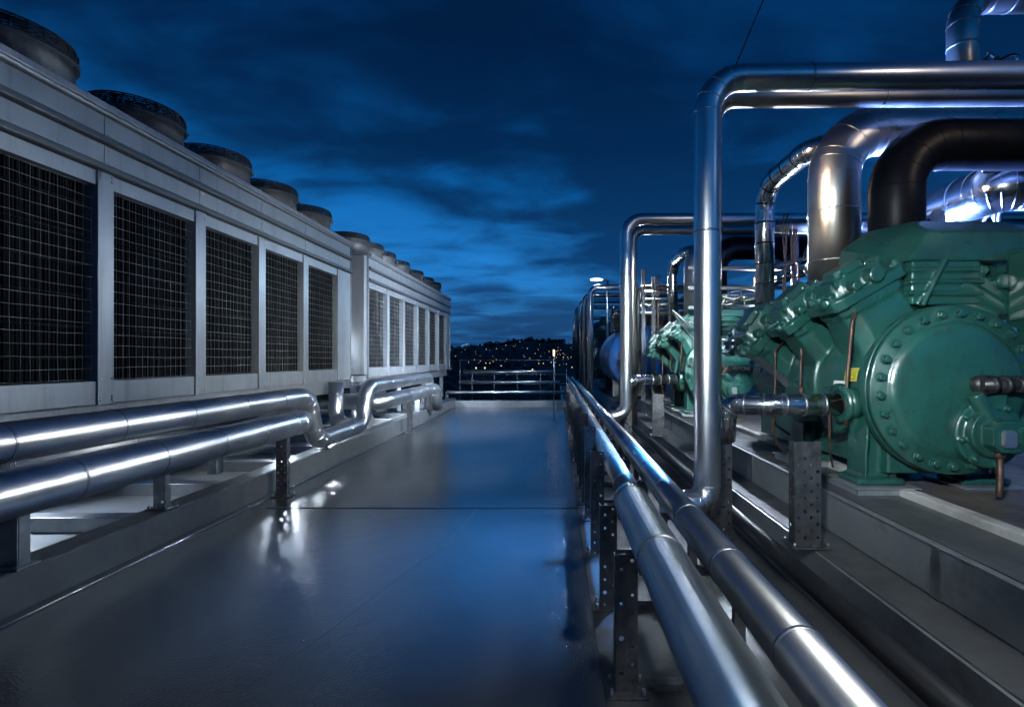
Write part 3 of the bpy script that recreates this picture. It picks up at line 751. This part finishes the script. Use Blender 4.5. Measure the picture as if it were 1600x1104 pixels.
    cast(b.build('side_housing', M_, root), .012, 5, .5)
    # small bosses, plugs, stickers
    b = MB().box(-.548, -.540, .27, .40, AZ+.01, AZ+.12); m = Matrix.Rotation(0, 4, 'Z')
    o = MB().add([(-.596, .035, AZ-.045), (-.596, .035, AZ+.03), (-.600, .20, AZ+.03), (-.600, .20, AZ-.045)], [(0,1,2,3)])
    for nm, mt_, z0, z1, y0, y1 in (('warning_sticker', YEL, .05, .15, .26, .42), ('rating_plate', PAPER, -.09, .045, .36, .56)):
        b = MB(); n = 6; vs = []; fs = []
        for i in range(n+1):
            zz = z0+(z1-z0)*i/n; xx = -math.sqrt(.552**2-zz*zz)
            vs += [(xx-.004, y0, AZ+zz), (xx-.004, y1, AZ+zz)]
        fs = [(2*i, 2*i+1, 2*i+3, 2*i+2) for i in range(n)]
        b.add(vs, fs, True).build(nm, mt_, root)
    b = MB(); rr = random.Random(2)
    for i in range(5):
        z0 = .062+i*.017; b.add([(-math.sqrt(.552**2-zz*zz)-.006, y, AZ+zz) for zz in (z0, z0+.006) for y in (.275, .30+.09*rr.random())], [(0,1,3,2)])
    b.build('sticker_print', DARKM, root)
    # suction and oil connections on the near side
    b = MB().cyl((-.50, .34, AZ-.12), (-.62, .34, AZ-.12), .12, 28).lathe([(0, .15), (.03, .15), (.03, .1)], (-.62, .34, AZ-.12), (-1, 0, 0), 28)
    b.build('inlet_flange', M_, root)
    b = MB(); p, _ = route([(-.62, .28, AZ-.30), (-.63, .27, AZ-.05), (-.60, .24, AZ+.5), (-.50, .30, AZ+.68)], .05)
    b.sweep(p, .0135, 10); b.build('oil_line', RUST, root)
    for (x, y, z0, z1) in ((-.58, .96, -.2, .35), (-.66, 1.3, -.42, .30)):
        b = MB(); p, _ = route([(x+.1, y, AZ+z0-.1), (x-.05, y, AZ+z0), (x-.05, y-.02, AZ+z1), (x+.12, y+.1, AZ+z1+.12)], .05); b.sweep(p, .011, 8)
        b.cyl((x-.05, y-.02, AZ+z0+.1), (x-.05, y-.02, AZ+z0+.17), .022, 6); b.build('oil_line', RUST, root)
    b = MB(); p, _ = route([(px, -.14, pz-.09), (px, -.14, .12), (px-.03, -.16, .03)], .04); b.sweep(p, .020, 10); b.cyl((px, -.14, pz-.15), (px, -.14, pz-.09), .035, 8); b.build('drain_line', RUST, root)
    for sgn in (-1, 1):
        for y in (.34, 1.27): MB().box(sgn*.40-.24, sgn*.40+.24, y-.22, y+.24, .0, .011).box(sgn*.40-.22, sgn*.40+.22, y-.20, y+.22, -.09, -.001).build('base_pad', SHEET, root, .006)
    for sgn in (-1, 1):
        b = MB()
        for y in (.34, 1.27):
            for dx in (-.11, .13):
                bolt(b, Matrix.Translation((sgn*.40+dx, y+.05, .06)), .02, .035); bolt(b, Matrix.Translation((sgn*.40+dx, y-.07, .06)), .02, .035)
        b.build('foot_bolts', GALVD, root)
    # discharge neck that takes the black suction pipe
    b = MB().cyl((.13, .80, AZ+1.1), (.13, .80, AZ+1.5), .13, 24)
    b.lathe([(0, .17), (.04, .17)], (.13, .80, AZ+1.38), 'z', 24); b.build('suction_neck', M_, root)
    # motor behind
    b = MB().lathe([(1.6, .001), (1.6, .30), (1.72, .36), (1.8, .42), (2.9, .42), (3.0, .36), (3.0, .001)], (0.15, 0, AZ), 'y', 40)
    for k in range(24):
        a = 2*math.pi*k/24; m = Matrix.Translation((.15, 0, AZ)) @ Matrix.Rotation(-a, 4, 'Y'); b.box(.41, .455, 1.85, 2.85, -.006, .006, m)
    b.box(-.2, .5, 1.9, 2.8, 0.02, .35)
    b.build('drive_motor', M_, root, .0)
    # rearmost open head cover with studs
    b = MB(); m = head_frame(1.95, R(60), .62); octprism(b, m, .16, .16, -.4, .30, .4, .8); octprism(b, m, .24, .20, .28, .36, .5)
    for k in range(8):
        a2 = 2*math.pi*k/8; bolt(b, m @ Matrix.Translation((.17*math.cos(a2), .15*math.sin(a2), .355)), .024, .04)
    cast(b.build('valve_chest', M_, root), .010, 4, .4)
    return root
c1_ = compressor('nearest green compressor with a round bolted end cover facing the camera', GREEN)
PZ = .737
c1_.location = (2.84, 3.4, PZ)
c2_ = copy_tree(c1_); c2_.location = (2.80, 8.2, PZ); c2_['label'] = 'second green compressor, farther back between the two tall risers'
c3_ = copy_tree(c1_); c3_.location = (1.9, 20.5, PZ); c3_.scale = (1.25, 1, 1.25); c3_['label'] = 'tiny green compressor far back at the end of the row of risers'
for k, pl in ((c1_, 0), (c2_, 1)): pass
# the blue vessel
r = empty('pressure_vessel', (2.15, 12.2, .725), 'big dark blue vessel behind the second riser', 'vessel')
b = MB().lathe([(-.30, .001), (-.29, .2), (-.24, .45), (-.14, .68), (0, .80), (.1, .84), (2.6, .84), (2.8, .68), (2.9, .001)], (0, 0, 1.0), 'y', 56).build('shell', BLUEP, r)
b = MB()
for y in (.3, 2.2): MB().box(-.7, .7, y, y+.12, .0, .6).build('saddle', DARKM, r, .01)
b = MB().lathe([(0, .30), (.32, .30), (.33, .36), (.38, .36), (.38, .001)], (-.3, .6, 1.78), 'z', 24); b.box(-.6, .0, 0.9, 1.7, 1.72, 2.3); b.box(.1, .9, 0.4, 1.2, 1.7, 2.15)
b.build('manway', DARKM, r, .01)
b = MB()
for k in range(7):
    a = -.6+k*.32; b.sweep([(-.7+k*.22, .2, 1.75), (-.72+k*.22, .2, 2.2+.1*(k % 3)), (-.6+k*.22, .5, 2.35)], .03, 8)
    b.cyl((-.7+k*.22, .2, 2.0), (-.7+k*.22, .2, 2.1), .06, 8)
b.build('valve_manifold', DARKM, r)

# =================================================================== BIG PIPES OVER THE MACHINES
for dy, who, rot in ((0, 'nearest', 0), (4.8, 'second', 0)):
    pipe('insulated_pipe', f'fat silver vertical pipe with a wide elbow behind the {who} green compressor',
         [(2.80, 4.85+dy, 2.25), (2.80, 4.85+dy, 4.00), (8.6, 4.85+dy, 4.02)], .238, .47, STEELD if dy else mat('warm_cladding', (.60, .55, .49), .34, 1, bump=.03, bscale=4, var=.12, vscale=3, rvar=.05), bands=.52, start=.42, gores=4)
    pipe('insulated_pipe', f'fat black pipe bending over the hood of the {who} green compressor',
         [(2.97, 4.20+dy, 2.22 if dy else 2.22), (2.97, 4.20+dy, 3.57+.2*bool(dy)), (8.6, 4.20+dy, 3.55+.2*bool(dy))], .212, .40, BLACKP, bandm=BLACKP, bands=0, gores=4)
    g = pipe('insulated_pipe', f'slanting silver pipe running back from the {who} fat elbow, tied with black bands',
         [(3.0, 4.85+dy, 3.93), (2.62, 5.02+dy, 3.86), (2.62, 6.05+dy, 3.86), (2.62, 6.05+dy, 2.0)], .115, [.12, .33], STEEL, bandm=BLACKP, bands=.24, start=.3, gores=4)
pipe('insulated_pipe', 'dull pipe rising above the overhead pair and bending right at the frame top',
     [(4.10, 4.85, 4.10), (4.10, 4.85, 5.33), (8.6, 4.85, 5.38)], .132, .27, STEELD, bands=.42, start=.3, gores=4)
pipe('insulated_pipe', 'fat silver pipe lit bright blue white behind the nearest hood, running away from the camera',
     [(8.6, 4.72, 3.42), (4.38, 4.72, 3.40), (4.38, 9.5, 3.40)], .24, .2, STEEL, bands=.6, start=.3)
pipe('insulated_pipe', 'thinner silver pipe alongside the bright blue lit pipe',
     [(4.05, 5.1, 3.20), (4.05, 9.5, 3.20)], .09, .2, STEEL, bands=.6, start=.3)
pipe('insulated_pipe', 'slim silver pipe crossing behind the second fat vertical pipe above the black one',
     [(2.9, 6.6, 3.5), (8.6, 6.6, 3.5)], .08, .2, STEELD, bands=.9, start=.3)
pipe('insulated_pipe', 'short banded silver pipe from the stanchion into the side of the nearest compressor',
     [(1.40, 4.00, 1.02), (1.405, 3.98, 1.325), (1.68, 3.78, 1.335), (2.19, 3.74, 1.345)], .085, [.12, .25], STEEL, bands=.14, start=.28, gores=3)
pipe('insulated_pipe', 'short banded silver pipe from the farther stanchion into the side of the second compressor',
     [(1.24, 8.30, 1.10), (1.24, 8.28, 1.325), (2.16, 8.54, 1.34)], .085, .13, STEEL, bands=.16, start=.28, gores=3)

# rusty valve trees and thin lines between the machines
def valve_tree(x, y, z0, z1, label, seed):
    rr = random.Random(seed)
    r = empty('valve_tree', (x, y, z0), label, 'valve')
    h = z1-z0
    MB().lathe([(0, .06), (.05, .065), (.06, .045), (.20, .04), (.22, .07), (.26, .07), (.28, .035), (.38, .03), (.40, .001)], (0,0,0), 'z', 14).build('valve_body', DARKM, r)
    MB().lathe([(0, .09), (.012, .095), (.024, .09), (.024, .07), (0, .07), (0, .09)], (0, -.09, .24), 'y', 20).cyl((0,0,.24), (0,-.09,.24), .012, 6).box(-.09, .09, -.085, -.078, .235, .245).build('handwheel', RUST, r)
    for k in range(3):
        dx = rr.uniform(-.05, .05); p = [(dx*q+rr.uniform(-.012, .012), rr.uniform(-.012, .012), .35+(h-.35)*q) for q in [i/7 for i in range(8)]]
        MB().sweep(p, rr.uniform(.007, .014), 8).build('capillary_line', RUST, r)
    p, _ = route([(0, 0, h*.55), (.25, .03, h*.6), (.42, .05, h*.62), (.44, .05, h*.3)], .05); MB().sweep(p, .012, 8).build('branch_line', RUST, r)
    return r
valve_tree(2.61, 5.98, 2.0, 3.5, 'rusty valve and thin lines under the bent end of the nearer slanting pipe', 1)
valve_tree(2.98, 6.3, 2.1, 3.6, 'rusty valve between the slanting pipe and the nearest fat silver pipe', 2)
valve_tree(3.2, 6.5, 2.0, 3.45, 'rusty valve just left of the nearest fat silver pipe', 3)
valve_tree(2.30, 10.9, 2.0, 3.6, 'dark valve and lines among the clutter right of the second riser', 4)
valve_tree(1.9, 12.0, 2.2, 3.9, 'dark valve above the blue vessel', 5)
valve_tree(2.45, 7.3, 1.3, 3.5, 'rusty valve and lines between the nearest and second machines', 7)
valve_tree(1.55, 11.6, 1.5, 3.6, 'dark valve left of the blue vessel behind the second riser', 9)
for k, (x, y, z1, z2) in enumerate(((1.7, 11.5, 3.3, .9), (2.0, 11.7, 3.0, .9))):
    pipe('service_pipe', ['bent service pipe before the blue vessel, the taller one', 'bent service pipe before the blue vessel, the lower one'][k],
         [(x, y, z2), (x, y, z1), (x+1.6, y+.1, z1), (x+1.6, y+1.2, z1)], .035+.01*(k % 2), .12, STEELD, bands=.35, start=.3, gores=2)
# cable tangles
def cables(label, pts_list, m, r0=.012):
    root = empty('cable_bundle', pts_list[0][0], label, 'cable')
    o0 = Vector(pts_list[0][0])
    for i, pts in enumerate(pts_list):
        P = [Vector(p)-o0 for p in pts]; path = []
        for k in range(len(P)-1):                 # Catmull-Rom
            p0 = P[max(k-1, 0)]; p1 = P[k]; p2 = P[k+1]; p3 = P[min(k+2, len(P)-1)]
            for q in range(6):
                t = q/6; path.append(.5*((2*p1)+(-p0+p2)*t+(2*p0-5*p1+4*p2-p3)*t*t+(-p0+3*p1-3*p2+p3)*t**3))
        path.append(P[-1]); MB().sweep(path, r0, 8).build('cable', m, root)
    return root
rr = random.Random(11)
def rand_cable(a, b_, sag, n=6, j=.12):
    a, b_ = Vector(a), Vector(b_); out = []
    for i in range(n):
        t = i/(n-1); p = a.lerp(b_, t); p.z -= sag*math.sin(math.pi*t); k = 0 if i in (0, n-1) else j
        out.append(tuple(p+Vector((rr.uniform(-k, k), rr.uniform(-k, k), rr.uniform(-k, k)))))
    return out
cables('black cables sagging beside the bright blue lit pipe', [rand_cable((4.2, 4.6, 3.75), (4.9, 5.3, 2.9), -.15) for _ in range(5)], DARKM, .022)
cables('dark cables tangled beside the highest pipe', [rand_cable((4.2, 4.85, 4.6), (5.3, 5.4, 4.5), -.25, 7, .16) for _ in range(6)], DARKM, .014)
cables('black cables looping behind the nearest fat vertical pipe', [rand_cable((2.0, 6.8, 2.5), (3.4, 6.9, 2.9), .1, 7, .10) for _ in range(6)], DARKM, .014)
cables('dark cables hanging over the second machine clutter', [rand_cable((1.8, 11.3, 3.2), (3.4, 11.4, 3.0), .3, 8, .12) for _ in range(6)], DARKM, .018)
cables('brown lines dropping past the stanchion onto the plinth', [[(1.72, 3.80, 1.28), (1.74, 3.86, 1.1), (1.86, 3.95, .95), (2.2, 4.2, .82)], [(2.1, 3.7, 1.3), (2.15, 3.78, 1.0), (2.3, 4.0, .80)]], RUST, .010)
cables('loose dark cables in the gap between the nearest and second machines', [rand_cable((1.7, 7.0, 2.4), (3.0, 7.4, 2.0), .25, 8, .12) for _ in range(5)], DARKM, .012)
# rear service rack: ladder tray and slim pipes seen behind the machines
for k, (x0, y, z, r_, lb) in enumerate(((1.9, 11.2, 3.35, .05, 'slim dark pipe in the clutter above the blue vessel, upper of three'), (1.8, 11.2, 3.05, .05, 'slim dark pipe in the clutter above the blue vessel, middle of three'), (1.7, 11.4, 2.75, .06, 'slim dark pipe in the clutter above the blue vessel, lowest of three'))):
    pipe('service_pipe', lb, [(x0, y, 1.9), (x0, y, z), (8, y, z)], r_, .15, DARKM, bands=0, gores=2)
for k, (x, y, h) in enumerate(((1.62, 10.6, 3.2), (1.95, 11.0, 3.75), (2.2, 11.1, 3.6), (3.5, 7.1, 3.5), (4.1, 7.4, 3.7))):
    strut('service_post', ['dark post left of the clutter above the blue vessel', 'taller dark post in the clutter above the blue vessel', 'third dark post in the clutter above the blue vessel', 'dark post in the gap right of the nearest fat silver pipe', 'dark post behind the nearest hood'][k],
          x, y, .73, h, .08, .05, m=DARKM, seed=30+k, seat=False)
for k, z in enumerate((2.45, 2.75, 3.05)):
    tag(MB().box(2.0, 8.5, 7.3, 7.36, z, z+.05).build('tray_rail', DARKM, bevel=.004), ['lowest', 'middle', 'topmost'][k]+' dark horizontal rail behind the nearest compressor', 'rail')

# =================================================================== FAR END
def pole_lamp(): pass
for k, (yp, d, x0, x1, m_) in enumerate(((580.5, .056, -3.35, -.15, STEELV), (596.5, .052, -3.5, .1, STEELV), (612.5, .062, -3.95, .45, STEELV))):
    z = 1.7-(yp-560)*17.2/750
    pipe('cross_pipe', ['topmost of the three thick pipes crossing the far end of the walkway', 'middle of the three thick pipes crossing the far end of the walkway', 'lowest of the three thick pipes crossing the far end of the walkway'][k],
         [(x0, 17.2, z-.25 if k == 2 else z), (x0+.02, 17.2, z), (x1, 17.2, z)], d, .02 if k < 2 else .015, m_, bands=.9, start=.5, gores=1)
r = empty('guard_railing', (0, 17.6, 0), 'thin railing behind the three thick pipes at the far end', 'railing')
for z in (1.64, 1.12, .78): MB().cyl((-3.6, 0, z), (.4, 0, z), .014, 8).build('rail', GALV, r)
for x in (-3.55, -3.1, -2.3, -1.45, -.6, -.08, .35): MB().cyl((x, 0, 0), (x, 0, 1.66 if x in (-3.55, -.08) else 1.3), .016, 8).build('railing_post', GALV, r)
MB().box(-4, .3, 17.0, 18.6, -.3, -.02).build('end_ledge', LEDGE); structure(bpy.data.objects['end_ledge'])

# --- lamps
def spot(parent, loc, target, power, col, size=.12, angle=150, blend=.8, soft=True):
    l = bpy.data.lights.new('lamp_light', 'SPOT'); l.energy = power; l.color = col; l.shadow_soft_size = size; l.spot_size = R(angle); l.spot_blend = blend
    o = bpy.data.objects.new('lamp_light', l); COL.objects.link(o); o.location = loc
    d = Vector(target)-Vector(loc); o.rotation_euler = d.to_track_quat('-Z', 'Y').to_euler()
    if parent: o.parent = parent
    return o
LENS = emitter('flood_lens', (.85, .92, 1), 6)
def flood(label, loc, target, power, col, size=.10, angle=140, w_=.34, h_=.20, area=True, emit=None, mount=None):
    r = empty('flood_light', loc, label, 'flood light')
    q = (Vector(target)-Vector(loc)).to_track_quat('-Z', 'Y'); r.rotation_mode = 'QUATERNION'; r.rotation_quaternion = q
    MB().box(-w_/2, w_/2, -h_/2, h_/2, .01, .09).box(-w_/2-.02, w_/2+.02, -h_/2-.02, h_/2+.02, .0, .02).build('housing', DARKM, r, .006)
    MB().box(-w_/2+.01, w_/2-.01, -h_/2+.01, h_/2-.01, -.004, -.001).build('lens', emit or LENS, r)
    if mount:
        qi = q.inverted(); p1 = qi @ (Vector(mount)-Vector(loc)); p0 = Vector((0, 0, .05))
        if (p1-p0).length > 1.2 and abs(mount[0]-loc[0]) < .3:      # stands on the ground: short arm, then a vertical mast
            k = qi @ Vector((mount[0]-loc[0], mount[1]-loc[1], 0)); MB().cyl(p0, k, .012, 8).cyl(k, p1, .02, 10).build('stand', DARKM, r)
        else: MB().cyl(p0, p1, .014, 8).build('bracket', DARKM, r)
    l = bpy.data.lights.new('flood_emitter', 'AREA'); l.shape = 'RECTANGLE'; l.size = w_; l.size_y = h_; l.energy = power; l.color = col; l.spread = R(angle)
    o = bpy.data.objects.new('flood_emitter', l); COL.objects.link(o); o.parent = r; o.location = (0, 0, -.03)
    return r
def batten(label, loc, target, power, col, ln=1.2, wd=.10, angle=170, mount=None):
    return flood(label, loc, target, power, col, angle=angle, w_=wd, h_=ln, mount=mount)
COOL = (.72, .84, 1.0); NEUT = (.93, .98, .97); BLUE = (.25, .42, 1.0)
# lamps, most of them added to brighten units, machines and floor
flood('unseen flood light put behind the nearest riser, shining across at the white units', (1.50, 4.80, 2.3), (-4.2, 8.4, 1.5), 80, NEUT, w_=.2, h_=.3, angle=70, mount=(1.39,4.38,2.3))  # unseen lamp, placed out of sight to light the white units
flood('added second flood light on the rear riser, turned towards the camera end of the units', (1.30, 4.12, 2.0), (-4.0, 3.6, 1.2), 4, NEUT, w_=.14, h_=.24, angle=60, mount=(1.39,4.28,2.0))  # added weak fill for the near end of the units
flood('unseen flood light put behind the second riser, facing the farther white unit', (1.36, 9.3, 3.3), (-4.2, 12.8, 1.3), 360, COOL, w_=.18, h_=.3, angle=75, mount=(1.37,8.75,3.3))  # unseen lamp, kept behind the riser to brighten the far unit
flood('added narrow blue flood light high on the rear riser, aimed down at the walkway', (1.515, 4.80, 3.6), (-.55, 4.3, 0), 95, (.07, .36, 1), w_=.12, h_=.16, angle=48, emit=emitter('added_blue_lens', (.1, .4, 1), 4), mount=(1.39,4.38,3.6))  # added lamp that makes the blue pool on the walkway
batten('added unseen batten light above the rack beside the camera', (1.9, -.4, 3.3), (1.5, .6, .5), 52, NEUT, 2.4, .10, 90, mount=(2.1,-.4,.7))  # added long strip, out of view, for highlights along the rack pipes
flood('added flood light on a stand beside the camera aimed at the nearest green machine', (-.6, -.3, 2.9), (2.8, 4.2, 1.6), 28, (.85, .97, 1), angle=42, mount=(-.6,-.45,0.0))  # added out-of-view fill for the nearest machine
flood('added warm flood light hidden behind the nearest riser, aimed at the fat silver pipe', (1.28, 4.06, 3.35), (2.78, 4.9, 3.3), 3, (1, .84, .66), w_=.09, h_=1.0, angle=48, emit=emitter('added_warm_lens', (1, .84, .66), .8), mount=(1.39,4.28,3.35))  # added tall lamp for warm streaks on the fat pipe
flood('added flood light on the rear riser lighting the second green machine', (1.60, 4.95, 3.1), (2.2, 9.2, 1.6), 95, (.85, .97, 1), w_=.16, h_=.2, angle=60, mount=(1.39,4.38,3.1))  # added to brighten the second machine
flood('added blue flood light on the second riser lighting the blue vessel', (1.42, 9.5, 2.6), (1.9, 12.6, 1.7), 16, (.5, .7, 1), w_=.14, h_=.2, angle=80, mount=(1.37,8.75,2.6))  # added to give the vessel blue light
flood('added warm flood light high on the right of the camera, aimed at the fat pipes', (4.6, 1.2, 4.6), (3.2, 4.8, 3.4), 2.5, (1, .80, .58), angle=50, mount=(4.6,1.1,.73))  # added out-of-view lamp to warm the overhead pipes
flood('blue white flood light behind the nearest fat black pipe', (3.7, 6.0, 2.5), (4.4, 5.7, 3.4), 2600, (.16, .32, 1), w_=.3, h_=1.3, mount=(3.7,6.1,.73))
flood('added white flood light between the first and second machines', (3.3, 7.6, 2.9), (2.0, 5.0, 2.0), 210, COOL, mount=(3.3,7.7,.73))  # added back light to rim the tops of the heads
flood('flood light hung behind the second fat pipe', (2.2, 11.6, 3.4), (1.6, 9.0, .8), 120, COOL, mount=(2.25,11.15,3.4))
flood('unseen work light put behind the corner of the nearest white unit, shining into the gap', (-4.9, 9.62, 2.0), (-4.3, 10.4, 1.6), 6, COOL, w_=.1, h_=.4, mount=(-4.9,9.45,2.0))  # unseen lamp put here to brighten the far unit's front
BR = emitter('added_work_lens', (.86, .93, 1), 70)  # added glowing glass in place of bright metal, for floor streaks
flood('added work light under the gap between the units, its bright glass facing the walkway', (-4.40, 9.2, .84), (-2.6, 6.0, .55), 40, COOL, w_=.22, h_=.14, emit=BR, mount=(-4.45,9.25,1.06))  # added lamp whose reflection makes a streak on the floor
flood('added work light beneath the end of the nearest white unit, behind the dipping pipe', (-4.45, 7.9, .86), (-2.8, 5.6, .5), 12, COOL, w_=.16, h_=.10, emit=BR, mount=(-4.5,7.95,1.06))  # added second streak source beside the U bend
flood('added work light under the far white unit', (-4.6, 11.2, 1.0), (-3.3, 12.0, .4), 70, COOL, w_=.2, h_=.12, mount=(-4.65,11.2,1.07))  # added fill below the far unit
flood('added work light low under the nearest white unit', (-5.4, 4.6, .98), (-4.3, 4.2, .0), 16, COOL, w_=.2, h_=.12, mount=(-5.4,4.6,1.07))  # added to brighten the deck behind the kerb
# pole lamp at the far end of the machines
r = empty('pole_lamp', (1.28, 15.4, .7), 'small bright white lamp on an arm above the third riser', 'lamp')
MB().cyl((.35, 0, 0), (.35, 0, 3.50), .035, 10).cyl((.35, 0, 3.5), (.02, 0, 3.52), .02, 8).build('mast', GALV, r)
MB().lathe([(-.2, .001), (-.19, .025), (0, .045), (.19, .025), (.2, .001)], (0, 0, 3.53), 'x', 16).build('lamp_head', emitter('lamp_white', (.8, .9, 1), 10), r)
sp = spot(r, (0, -.05, 3.42), (-2.5, -2, 0), 360, (.5, .75, 1), .1, 150)
# warm lamp by the end railing
r = empty('bollard_lamp', (-.10, 16.6, 0), 'small warm lamp on a thin pole at the right end of the far railing', 'lamp')
MB().cyl((0, 0, 0), (0, 0, 1.80), .018, 8).build('mast', GALV, r)
MB().cyl((0, 0, 1.80), (0, 0, 2.0), .03, 10).build('lamp_head', emitter('lamp_warm', (1, .68, .4), 4), r)

# antenna stay
b = MB().cyl((1.42, 3.9, 4.0), (2.6, 4.6, 6.6), .006, 8)
tag(b.build('stay_rod', mat('green_rod', (.05, .08, .06), .5)), 'thin greenish rod slanting up from the first overhead elbow', 'rod')
